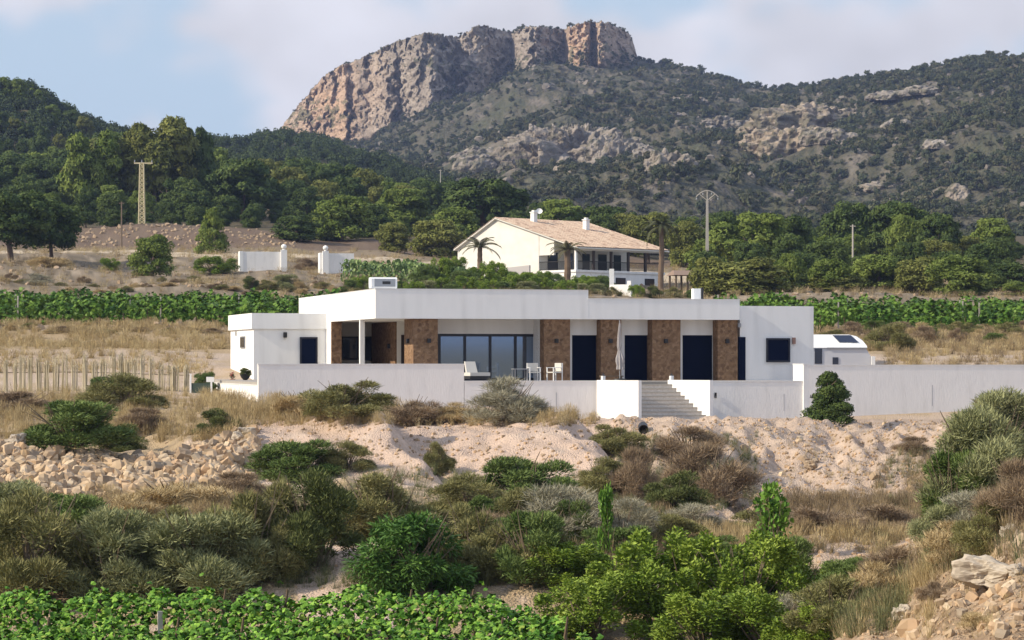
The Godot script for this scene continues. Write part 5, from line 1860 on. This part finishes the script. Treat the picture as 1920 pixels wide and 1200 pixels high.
func build_vines() -> void:
	var leaf := vine_leaf()
	var lv: PackedVector3Array = leaf.surface_get_arrays(0)[Mesh.ARRAY_VERTEX]
	var wood := MB.new()
	wood.tube([Vector3(0, -.1, 0), Vector3(.05, .4, .02), Vector3(-.03, .8, 0), Vector3(.02, 1.2, .02)], [.05, .04, .04, .02], 6, c3(.14, .10, .07))
	var trunk := wood.mesh()
	# near vineyard: rows running across the view
	rng.seed = 2024
	var rows := [43.4, 46.0, 48.5, 51.0, 53.5, 55.9]
	for r in rows.size():
		var d: float = rows[r]
		var xa := gx(-330, d); var xb := gx([1420.0, 1330.0, 1290.0, 1190.0, 1130.0, 1060.0][r], d)
		var xm := (xa + xb) / 2
		var t := thing("vine_row", "bright green row of grape vines, %s row of the near vineyard from the front" % ordinal(r + 1), "vines", Vector3(xm, gh(700, d), -d), 0, "rows of the near vineyard")
		var b := MB.new()
		var n := int((xb - xa) * 430)
		var parts := 0
		for k in n:
			var x := rr(xa, xb)
			var bump := nz.get_noise_2d(x * 5.0, r * 40.0) * .42 + nf.get_noise_2d(x * 4.0, r * 9.0) * .2 - sstep(xb - 2.0, xb, x) * .5
			var hgt := 1.02 + bump * .8 + (.12 if r == rows.size() - 1 else 0.0)
			var a := rr(-1.9, 1.9)
			var rad := rr(.75, 1.05)
			var p := Vector3(x - xm, hgt - .5 + cos(a) * .55 * rad, sin(a) * .95 * rad)
			if rng.randf() < .012: p.y += rr(.1, .4)
			p.y += gh(960 + x / d * F, d) - t.position.y
			var col := c3(.05, .14, .013).lerp(c3(.25, .43, .06), pow(rng.randf(), 1.5))
			if rng.randf() < .06: col = c3(.22, .30, .05)
			var bs := Basis(Vector3.RIGHT, a * .45) * leaf_basis(.8, rr(.085, .185))
			if r == 0 or parts >= 45 or p.y < hgt - .3 or (rng.randf() > .1): add_leaf(b, lv, Transform3D(bs, p), col)
			else:
				parts += 1
				part("leaf", leaf, leaf_mats[rng.randi() % 4] if leaf_mats.size() else make_leaf_mats(), t, p).basis = bs
		stuff(part("foliage", b.mesh(), M.vine, t))
		for k in int((xb - xa) / 1.3): part("trunk", trunk, M.bark, t, Vector3(xa + 1.3 * k + .6 - xm, 0, 0))
	# grey posts at the vineyard's edge
	for q in [[70.0, 1133.0, 56.8, "grey vineyard post at the left edge of the near vines"], [300.0, 1146.0, 55.0, "short grey vineyard post among the near vines, right of the other"]]:
		var p := spot(q[0], q[2], .3)
		var o := thing("vineyard_post", q[3], "post", p, .3)
		var b := MB.new()
		b.box(-.05, .05, 0, EYE + (HOR - q[1]) / F * q[2] - p.y, -.05, .05)
		part("stake", b.mesh(), M.concrete, o)
	# vineyards behind the villa
	for q in [[-420.0, 640.0, "left"], [1340.0, 2380.0, "right"]]:
		var depths := [176.5, 185.0, 195.0, 206.0, 218.0, 231.0]
		for r in 6:
			var d: float = depths[r]
			var xa := gx(q[0], d); var xb := gx(q[1], d)
			var xm := (xa + xb) / 2
			var t := thing("vine_row", "%s row from the front in the vineyard behind the villa's %s side" % [ordinal(r + 1), q[2]], "vines", Vector3(xm, gh((q[0] + q[1]) / 2, d), -d), 0, "vine rows behind the villa")
			var b := MB.new()
			for k in int((xb - xa) * 95):
				var x := rr(xa, xb)
				var hgt := 1.7 + nz.get_noise_2d(x * 3.0, r * 40.0 + 7) * 1.0 + nf.get_noise_2d(x * 1.2, r * 9.0) * .4
				if nf.get_noise_2d(x * 1.6 + 40, r * 31.0) < -.42 and rng.randf() < .7: continue
				var a := rr(-2.5, 2.5)
				var p := Vector3(x - xm, hgt - .8 + cos(a) * .85 * rr(.7, 1), sin(a) * .8) + Vector3(0, gh(960 + x / d * F, d) - t.position.y, 0)
				var col := c3(.045, .11, .014).lerp(c3(.15, .25, .04), clampf(rng.randf() + nz.get_noise_2d(x * 2.0, r * 7.0) * .6, 0, 1))
				var bs := Basis(Vector3.RIGHT, a * .6) * leaf_basis(.8, rr(.22, .36))
				b.tri(p + bs * Vector3(-.5, 0, .3), p + bs * Vector3(0, 0, -.6), p + bs * Vector3(.5, 0, .3), col)
				b.tri(p + bs * Vector3(-.4, .05, -.3), p + bs * Vector3(.45, .1, -.25), p + bs * Vector3(0, .05, .6), col)
			stuff(part("foliage", b.mesh(), M.vine, t))
			var pm := MB.new()
			pm.box(-.045, .045, -.2, 1.95, -.045, .045)
			var stake := pm.mesh()
			if r < 4:
				for k in int((xb - xa) / 8.0):
					var x := xa + 8.0 * k + rr(0, 2)
					part("stake", stake, M.concrete, t, Vector3(x - xm, gh(960 + x / d * F, d) - t.position.y, .45))
			if r == 0:
				for k in int((xb - xa) / 1.6): part("trunk", trunk, M.bark, t, Vector3(xa + 1.6 * k + .6 - xm, gh(960 + (xa + 1.6 * k) / d * F, d) - t.position.y, 0))

var leaf_mats: Array[StandardMaterial3D] = []
func make_leaf_mats() -> StandardMaterial3D:
	for c in [c3(.06, .16, .016), c3(.085, .20, .022), c3(.12, .27, .03), c3(.10, .23, .03)]:
		var m := plain(c, .5)
		m.cull_mode = BaseMaterial3D.CULL_DISABLED
		m.backlight_enabled = true
		m.backlight = Color(.07, .16, .02)
		leaf_mats.append(m)
	return leaf_mats[0]

func build_shrubs() -> void:
	rng.seed = 555
	# kind, label, px, foot, width, height
	var L := [
		["green", "spreading green bush behind the left rubble heap", 140, 838, 210, 92],
		["dark", "low dark green bush trailing right beside the left rubble heap", 225, 848, 110, 56],
		["olive", "olive bush in front of the cane fence", 230, 770, 150, 66],
		["green", "darker bush touching the cane fence left of the wing", 215, 752, 110, 50],
		["brown", "dry brown bush on the grass below the cane fence", 268, 806, 96, 46],
		["dark", "small dark green bush on the dry grass above the right rubble heap", 408, 814, 84, 48],
		["brown", "dry brown scrub at the left edge above the green bush", 40, 772, 130, 42],
		["olive", "dry olive bush against the tall parapet wall", 650, 778, 165, 72],
		["straw", "straw-coloured scrub left of the olive parapet bush", 560, 776, 110, 44],
		["brown", "grey-brown bush below the right end of the tall parapet", 775, 798, 110, 58],
		["grey", "rounded grey-olive bush against the low terrace wall", 950, 790, 150, 80],
		["straw", "straw scrub between parapet bush and rounded wall bush", 860, 788, 90, 36],
		["olive", "small windswept bush before the sunlit left flank wall", 1130, 780, 72, 52],
		["green", "green bush in the hollow below the pale mound", 560, 896, 175, 80],
		["olive", "olive bush right of the hollow's green bush", 650, 882, 100, 56],
		["olive", "olive bush climbing the pale mound's gully", 820, 886, 66, 66],
		["brown", "dark dry bush on the slope below the garden steps", 1190, 945, 95, 112],
		["olive", "olive bush on the mound left of the dry slope bush", 1150, 848, 110, 58],
		["brown", "brown bush on the shaded slope right of the steps", 1330, 935, 165, 110],
		["dark", "dark bush low on the shaded slope right of the steps", 1270, 960, 130, 80],
		["brown", "brown scrub higher on the shaded slope below the steps", 1290, 862, 120, 60],
		["green", "green bush crowning the middle thicket below the mound", 985, 950, 190, 106],
		["olive", "olive bush in the thicket left of the green crowning bush", 880, 968, 150, 80],
		["grey", "pale grey feathery bush in the middle thicket", 1050, 1010, 190, 100],
		["grey", "smaller pale grey bush behind the slender shoot", 1170, 1015, 140, 80],
		["olive", "large olive bush in the left-centre thicket", 480, 1080, 200, 190],
		["dark", "dark rounded bush right of the large olive one", 590, 1065, 180, 180],
		["olive", "wide olive bush behind the weeping green bush", 715, 1010, 220, 140],
		["weep", "dark green weeping bush hanging over the bare bank", 772, 1110, 205, 175],
		["olive", "olive bush rising right of the weeping bush", 890, 1080, 150, 140],
		["green", "green bush between weeping bush and leafy thicket", 1000, 1085, 170, 135],
		["brown", "brown dry bush deep in the middle thicket", 945, 1030, 150, 90],
		["sage", "pale sage bush, largest above the near vines at left", 385, 1112, 250, 165],
		["sage", "sage bush left of the largest sage bush", 215, 1118, 220, 160],
		["olive", "olive broom bush at the left edge above the vines", 60, 1118, 240, 190],
		["sage", "grey-green bush at the left edge behind the broom bush", 30, 1020, 200, 110],
		["green", "green broom bush under the left rubble heap", 130, 1030, 190, 110],
		["olive", "olive bush between the left broom bushes and sage bush", 290, 1050, 160, 90],
		["straw", "golden dry bush below the saddle of the rubble heaps", 330, 960, 210, 66],
		["straw", "golden dry bush left of the hollow's olive thicket", 250, 985, 150, 60],
		["brown", "dry bush at the foot of the right rubble heap", 440, 935, 120, 55],
		["leafy", "tall leafy green bush in the bottom right thicket", 1250, 1180, 250, 215],
		["leafy", "tallest leafy green bush rising before the rocky bank", 1400, 1185, 230, 225],
		["leafy", "leafy bush joining the near vines at the bottom", 1110, 1195, 220, 150],
		["leafy", "leafy bush at the bottom edge below the tallest leafy bush", 1330, 1235, 240, 160],
		["leafy", "leafy bush at the bottom edge right of the near vines' end", 1450, 1230, 220, 150],
		["leafy", "yellow-green leafy bush left of the tallest leafy bush", 1320, 1140, 170, 130],
		["leafy", "leafy bush under the slender shoot", 1165, 1130, 170, 110],
		["green", "dark leafy bush between the tallest leafy bush and the rocky bank", 1470, 1120, 150, 120],
		["leafy", "low leafy bush at the bottom left of the stony bank", 1540, 1215, 180, 110],
		["leafy", "yellow-green leafy bush before the middle thicket", 1060, 1105, 170, 100],
		["leafy", "leafy green bush below the tan rocky bank", 1500, 1150, 170, 130],
		["green", "green bush right of the tan rocky bank's foot", 1600, 1120, 150, 80],
		["shoot", "tall slender green shoot standing above the thicket", 1136, 1060, 42, 130],
		["shoot", "bright green shoots above the tallest leafy bush", 1450, 1060, 90, 130],
		["brown", "brown dry scrub in the hollow before the pale spoil bank", 1540, 1000, 150, 62],
		["brown", "brown dry scrub at the right end of the hollow", 1650, 1005, 140, 62],
		["olive", "olive scrub in the hollow below the shaded slope", 1450, 1000, 150, 66],
		["brown", "brown scrub patch high on the pale spoil bank", 1710, 850, 70, 34],
		["sage", "large grey-green broom bush on the right bank", 1835, 965, 210, 190],
		["green", "green broom bush left on the right bank", 1790, 985, 150, 150],
		["sage", "upper grey-green broom bush on the right bank beside the wall", 1880, 880, 190, 140],
		["sage", "grey-green bush at the right edge of the bank", 1930, 860, 150, 125],
		["grey", "grey dry bush on the right bank's crest", 1830, 1010, 160, 90],
		["brown", "brown dry bush at the right edge of the bank's crest", 1905, 985, 140, 130],
		["straw", "straw-coloured bush on the crest above the boulder", 1800, 1050, 150, 75],
		["olive", "dry olive bush at the bottom beside the stony bank", 1570, 1185, 180, 105],
		["sage", "grey-green bush climbing the right bank below the broom bushes", 1770, 1040, 120, 90],
		["olive", "olive bush on the right bank's crest above the boulder", 1850, 1040, 120, 90],
		["brown", "brown tuft bush on the stony bank left of the boulder", 1760, 1120, 80, 46],
		["straw", "straw tuft bush on the stony bank below the boulder", 1840, 1175, 80, 40],
		["straw", "straw bush at the bottom left of the stony bank", 1660, 1130, 150, 80],
		["brown", "brown scrub between the leafy bush and the stony bank", 1690, 1090, 130, 70],
		["grey", "grey dry bush at the bottom edge left of the stony bank", 1470, 1198, 130, 80],
	]
	for q in L: shrub(q[0], q[1], q[2], q[3], q[4] * 1.12, q[5] * {"leafy": .84, "weep": 1.0}.get(q[0], 1.14))
	# the thicket between the near vines and the mound, tier by tier
	var tier := 0
	for q in [[890.0, 560.0, 1160.0, 95.0, 70.0, 48.0], [935.0, 480.0, 1240.0, 110.0, 80.0, 60.0], [1000.0, 420.0, 1300.0, 125.0, 86.0, 62.0], [1035.0, -60.0, 1340.0, 130.0, 88.0, 84.0], [1085.0, -60.0, 1060.0, 140.0, 92.0, 96.0]]:
		tier += 1
		var x: float = q[1]
		var count := 0
		while x < q[2]:
			var bare: bool = (x > 600 and x < 720 and q[0] > 1030) or (q[0] < 940 and x < 1130)
			if not bare and (rng.randf() < [.0, .35, .6, .9, 1.0, 1.0][tier]):
				count += 1
				var kind: String = ["olive", "sage", "green", "olive", "grey", "green", "olive"][rng.randi() % 7]
				shrub(kind, "%s bush, %s from the left in the thicket's %s tier below the mound" % [{"olive": "olive", "sage": "grey-green", "brown": "dry brown", "grey": "pale grey", "dark": "dark green", "green": "green"}[kind], ordinal(count), ordinal(tier)], x, q[0] + rr(-16, 16), q[3] * rr(.75, 1.3), q[5] * rr(.75, 1.35), 40.0, "bushes of the thicket below the mound")
			x += q[4] * rr(.7, 1.3)
	# bushes on the dry field at the right, behind the boundary wall
	for k in 16:
		var x := 1560.0 + k * 27.0 + rr(-9, 9)
		shrub_d(["olive", "brown", "straw", "green"][k % 4], "low field bush, %s from the left on the dry field behind the boundary wall" % ordinal(k + 1), x, rr(160, 175), rr(34, 70), rr(18, 34), "low bushes on the right-hand field")
	for k in 14:
		var x := -50.0 + k * 34.0 + rr(-9, 9)
		shrub_d(["straw", "brown", "straw", "olive"][k % 4], "low dry bush, %s from the left along the bank under the left vines" % ordinal(k + 1), x, rr(167, 174), rr(26, 54), rr(10, 18), "low bushes on the left-hand field bank")
	shrub_d("olive", "olive bush behind the wall right of the motorhome", 1675, 158, 100, 66)
	shrub_d("brown", "dry brown bush right of the olive bush by the motorhome", 1730, 166, 60, 40)
	shrub_d("olive", "low olive bush on the dry field above the boundary wall", 1810, 172, 70, 36)
	shrub_d("olive", "small olive bush at the right edge of the dry field", 1890, 172, 60, 30)
	shrub_d("green", "green bush beside the left wing's white frame", 385, 131, 48, 44)
	shrub_d("dark", "dark green tufts inside the white frame by the left wing", 372, 129, 30, 26)
	shrub_d("leafy", "yellow-green bush right of the round pine bush", 405, 286, 96, 34)
	shrub_d("leafy", "low green bush left of the round pine bush", 205, 290, 44, 24)
	shrub_d("grey", "dark grey bush on the left dry bank", 70, 262, 60, 26)
	shrub_d("straw", "pale dry bush on the bank under the left-edge pine", 95, 282, 90, 30)
	shrub_d("brown", "brown bush beside the gateway's right post", 580, 300, 60, 34)
	for k in 40:
		var px := -60.0 + k * 21.0 + rr(-8, 8)
		shrub_d(["straw", "brown", "olive"][k % 3], "low dry shrub, %s from the left on the stony bank above the left vines" % ordinal(k + 1), px, rr(250, 268), rr(20, 42), rr(9, 17), "low shrubs on the stony bank above the left vines")
	# the small tree before the boundary wall
	var d := 117.5
	var t := tree("young_tree", "young dark green tree standing before the long boundary wall", "tree", spot(1557, d, .1), 112.0 / F * d, 108.0 / F * d, "young", 1)
	# the cane fence left of the villa
	rng.seed = 88
	var p := spot(180, 129)
	var f := thing("cane_fence", "fence of pale upright cane bundles with gaps at the left", "fence", p)
	var px := -60.0
	while px < 358:
		var dd := 129.0
		var b := MB.new()
		var w := rr(.10, .17)
		var hgt := rr(1.35, 1.75) if px < 300 else rr(1.0, 1.3)
		for k in 14:
			var x := rr(-w, w); var z := rr(-.06, .06)
			var tone := c3(.42, .36, .24).lerp(c3(.60, .54, .40), rng.randf())
			b.tube([Vector3(x, -.2, z), Vector3(x + rr(-.05, .05), hgt * rr(.8, 1.05), z + rr(-.04, .04))], [.022, .014], 4, tone)
		for k in 26:
			leaf_tri(b, Vector3(rr(-w, w), hgt * rr(.6, 1.0), 0), (Vector3.UP + rdir() * .8).normalized(), .35, .03, c3(.50, .44, .30))
		var q := spot(px, dd)
		part("cane_bundle", b.mesh(), M.dry, f, q - p)
		px += rr(11, 20)
	var rail := MB.new()
	rail.tube([spot(-60, 129.1) - p + Vector3(0, .9, 0), spot(150, 129.1) - p + Vector3(0, .9, 0), spot(356, 129.1) - p + Vector3(0, .8, 0)], [.02, .02, .02], 5, c3(.3, .25, .18))
	part("rail", rail.mesh(), M.dry, f)
	# white frame beside the wing
	var wf := thing("white_gate", "small white post-and-panel frame with dark netting beside the left wing", "frame", spot(377, 128.5))
	lpart("post", M.white_paint, wf, -.55, -.47, -.2, .95, 0, .08)
	lpart("post", M.white_paint, wf, .45, .53, -.2, .55, 0, .08)
	lpart("netting", plain(c3(.05, .075, .06), .9), wf, -.47, .45, 0, .5, .03, .05)
	lpart("panel", M.white_paint, wf, .25, .62, .55, .8, 0, .05)

func heap(label: String, rects: Array, seed_: int, n_big: int, n_small: int) -> void:
	rng.seed = seed_
	var o: Node3D = null
	var xf := []
	for k in n_big + n_small:
		var r: Array = rects[rng.randi() % rects.size()]
		var px := rr(r[0], r[1])
		var f: float = (px - r[0]) / (r[1] - r[0])
		var py := lerpf(lerpf(r[2], r[3], f), lerpf(r[4], r[5], f), pow(rng.randf(), .85))
		var d := d_at(px, py, 74, 104)
		var p := spot(px, d)
		if o == null: o = thing("rubble_heap", label, "rubble", p, 0, "rubble heaps")
		if k < n_big:
			var s := rr(.22, .50)
			var st := part("stone", stones[rng.randi() % stones.size()], M.stone, o, p - o.position + Vector3(0, s * .18, 0), Vector3(rr(0, 6), rr(0, 6), rr(0, 6)), Vector3.ONE * s)
		else:
			xf.append(stone_xf(p - o.position + Vector3(0, .03, 0), rr(.10, .26)))
	multi("small_stones", stones[0], M.stone, xf.slice(0, xf.size() / 2), [], o)
	multi("small_stones", stones[5], M.stone, xf.slice(xf.size() / 2), [], o)

func build_rubble() -> void:
	heap("long heap of greyish broken stones at the left edge", [[-120, 270, 832, 858, 925, 940]], 31, 290, 900)
	heap("heap of pale broken stones rising towards the pale mound", [[262, 480, 866, 806, 930, 905]], 32, 240, 700)
	# stones lying on the ground
	rng.seed = 35
	var g: Node3D = get_node("ground")
	for k in 290:
		var px := rr(1560, 2000)
		var py := rr(960, 1200)
		if py < lerpf(1195, 975, (px - 1620) / 300.0) + rr(0, 40): continue
		var d := d_at(px, py, 38, 62)
		var s := rr(.07, .24) * (1.0 + .8 * float(rng.randf() < .1))
		part("stone", stones[rng.randi() % stones.size()], M.stone, g, spot(px, d) + Vector3(0, s * .12, 0), Vector3(rr(0, 6), rr(0, 6), rr(0, 6)), Vector3.ONE * s)
	for k in 45:
		var px := rr(1210, 1790)
		var py := rr(790, 960)
		var d := d_at(px, py, 80, 122)
		var s := rr(.12, .38)
		part("stone", stones[rng.randi() % stones.size()], M.stone, g, spot(px, d) + Vector3(0, s * .1, 0), Vector3(rr(0, 6), rr(0, 6), rr(0, 6)), Vector3.ONE * s)
	var xf := []
	for k in 5200:
		var px := rr(-100, 2000)
		var py := rr(770, 1195)
		if k % 4 == 1: px = rr(1150, 1800); py = rr(788, 960)
		elif k % 3 == 0: px = rr(1600, 2000); py = rr(980, 1200)
		elif k % 5 == 0: px = rr(480, 1200); py = rr(775, 900)
		var d := d_at(px, py, 38, 124)
		if d < 58 and px < 1450: continue
		xf.append(stone_xf(spot(px, d), rr(.04, .15) * (1.0 if d > 70 else .6)))
	for k in 900:
		var px := rr(-60, 1920)
		var d := rr(170, 182) if k % 3 == 0 else (rr(248, 300) if k % 3 == 1 else rr(352, 372))
		if k % 3 == 2: px = rr(120, 560)
		if px > 420 and px < 1540 and d < 240: continue
		xf.append(stone_xf(spot(px, d), rr(.2, .6)))
	multi("scattered_stones", stones[4], M.stone, xf.slice(0, xf.size() / 2), [], self, "small pale stones scattered over the bare ground and banks", "stones")
	multi("scattered_stones", stones[3], M.stone, xf.slice(xf.size() / 2), [], self, "small tan stones scattered over the bare ground and banks", "stones")
	# big boulder and a few larger rocks
	for q in [[1852.0, 1115.0, .85, "large pale boulder with a shaded face on the right stony bank", 7], [1890.0, 1010.0, .28, "tan rock at the right edge above the boulder", 2], [1690.0, 1170.0, .34, "tan rock at the lower end of the stony bank", 4], [1905.0, 1080.0, .24, "rock lying right of the large boulder", 0], [1520.0, 880.0, .45, "upright pale stone on the spoil bank below the young tree", 5], [30.0, 838.0, .62, "largest pale stone on top of the left rubble heap", 7], [462.0, 822.0, .55, "large pale stone at the top of the right rubble heap", 2], [445.0, 830.0, .48, "tan block beside the large stone topping the right heap", 4]]:
		var d := d_at(q[0], q[1], 38, 120)
		rng.seed = int(q[0])
		var o := part("boulder", stone_mesh(90 + int(q[0]) % 50, [c3(.40, .345, .28), c3(.45, .385, .305), c3(.36, .28, .20)][int(q[0]) % 3], 14), M.stone, self, spot(q[0], d) + Vector3(0, q[2] * .34, 0), Vector3(rr(-.4, .4), rr(0, 6), rr(-.4, .4)), Vector3(q[2], q[2] * .95, q[2]))
		tag(o, q[3], "rock")
	# drain pipe mouth in the slope below the steps
	var d := d_at(1206, 815, 80, 122)
	var pp := thing("drain_pipe", "black drain pipe mouth in the slope below the garden steps", "pipe", spot(1206, d) + Vector3(0, .12, .05))
	var b := MB.new()
	b.lathe([Vector2(.2, -.3), Vector2(.2, .25), Vector2(.17, .25), Vector2(.17, -.25), Vector2(0, -.25)], Vector3.ZERO, 16)
	part("mouth", b.mesh(), M.black, pp, Vector3.ZERO, Vector3(PI / 2 + .2, 0, 0))

func build_grass() -> void:
	rng.seed = 4040
	var tufts := [tuft_mesh(61, 34, .45, .010), tuft_mesh(62, 30, .6, .009), tuft_mesh(63, 44, .35, .012)]
	var xf := [[], [], []]; var cols := [[], [], []]
	# px0, px1, py0, py1, count, height, colour (0 straw, 1 brown, 2 green-grey)
	var Z := [
		[-60, 480, 735, 830, 1500, .55, 0], [380, 560, 735, 790, 700, .55, 0], [480, 900, 752, 800, 700, .45, 0], [880, 1130, 775, 800, 350, .4, 0],
		[180, 480, 925, 985, 700, .4, 0], [-60, 480, 940, 1060, 700, .5, 1], [480, 900, 890, 1010, 600, .4, 2], [850, 1250, 900, 1050, 700, .4, 2], [900, 1300, 950, 1080, 700, .5, 1],
		[1150, 1420, 820, 960, 600, .4, 2], [1430, 1760, 940, 1010, 1000, .5, 1], [1300, 1700, 1000, 1040, 500, .5, 0], [1640, 2000, 880, 1100, 700, .4, 0], [1640, 2000, 850, 1080, 900, .45, 1], [1640, 2000, 850, 1080, 700, .45, 2], [1400, 1750, 1080, 1199, 700, .4, 0], [1380, 1700, 1100, 1199, 900, .45, 2],
		[1700, 1990, 1000, 1199, 260, .3, 0], [-60, 1100, 1060, 1110, 600, .4, 2], [1480, 1800, 795, 940, 200, .25, 0],
	]
	var tones := [[c3(.46, .355, .19), c3(.38, .29, .16), c3(.52, .42, .25)], [c3(.27, .205, .13), c3(.34, .26, .16), c3(.22, .17, .115)], [c3(.16, .18, .085), c3(.22, .22, .11), c3(.12, .13, .07)]]
	for z in Z:
		for k in z[4]:
			var px := rr(z[0], z[1]); var py := rr(z[2], z[3])
			var d := d_at(px, py, 40, 127)
			if d >= 126.5 or (d < 57.5 and px < 1380): continue
			if px > 1560 and py > lerpf(1190, 985, (px - 1620) / 300.0) and rng.randf() < .8: continue
			if nz.get_noise_2d(px * .06, d * 1.5) < rr(-.5, .05): continue
			var s: float = z[5] * rr(.6, 1.35)
			var q: int = int(k) % 3
			xf[q].append(Transform3D(Basis(Vector3.UP, rr(0, TAU)).scaled(Vector3(s * 1.1, s, s * 1.1)), spot(px, d, .03)))
			cols[q].append(tones[z[6]][rng.randi() % 3])
	# dry grass of the fields behind
	for k in 15000:
		var px := rr(-100, 560) if k % 2 else rr(1480, 2000)
		var d := rr(140, 181) if k % 3 else rr(246, 346)
		if k % 3 == 0: px = rr(-60, 1960)
		if d < 156 and (px > 400 and px < 1660 or rng.randf() < .6): continue
		if nz.get_noise_2d(px * .04, d * .8) < rr(-.4, .1): continue
		var s := rr(.3, .7) * (1.3 if d > 200 else 1.0)
		var q := k % 3
		xf[q].append(Transform3D(Basis(Vector3.UP, rr(0, TAU)).scaled(Vector3(s * 1.6, s, s * 1.6)), spot(px, d, .03)))
		cols[q].append(tones[0 if k % 4 else 1][rng.randi() % 3])
	for q in 3:
		multi("dry_grass", tufts[q], M.dry, xf[q], cols[q], self, ["straw-coloured dry grass growing over the slopes and fields", "loose brown grass growing over the slopes and fields", "short bushy dry grass growing over the slopes and fields"][q], "grass")
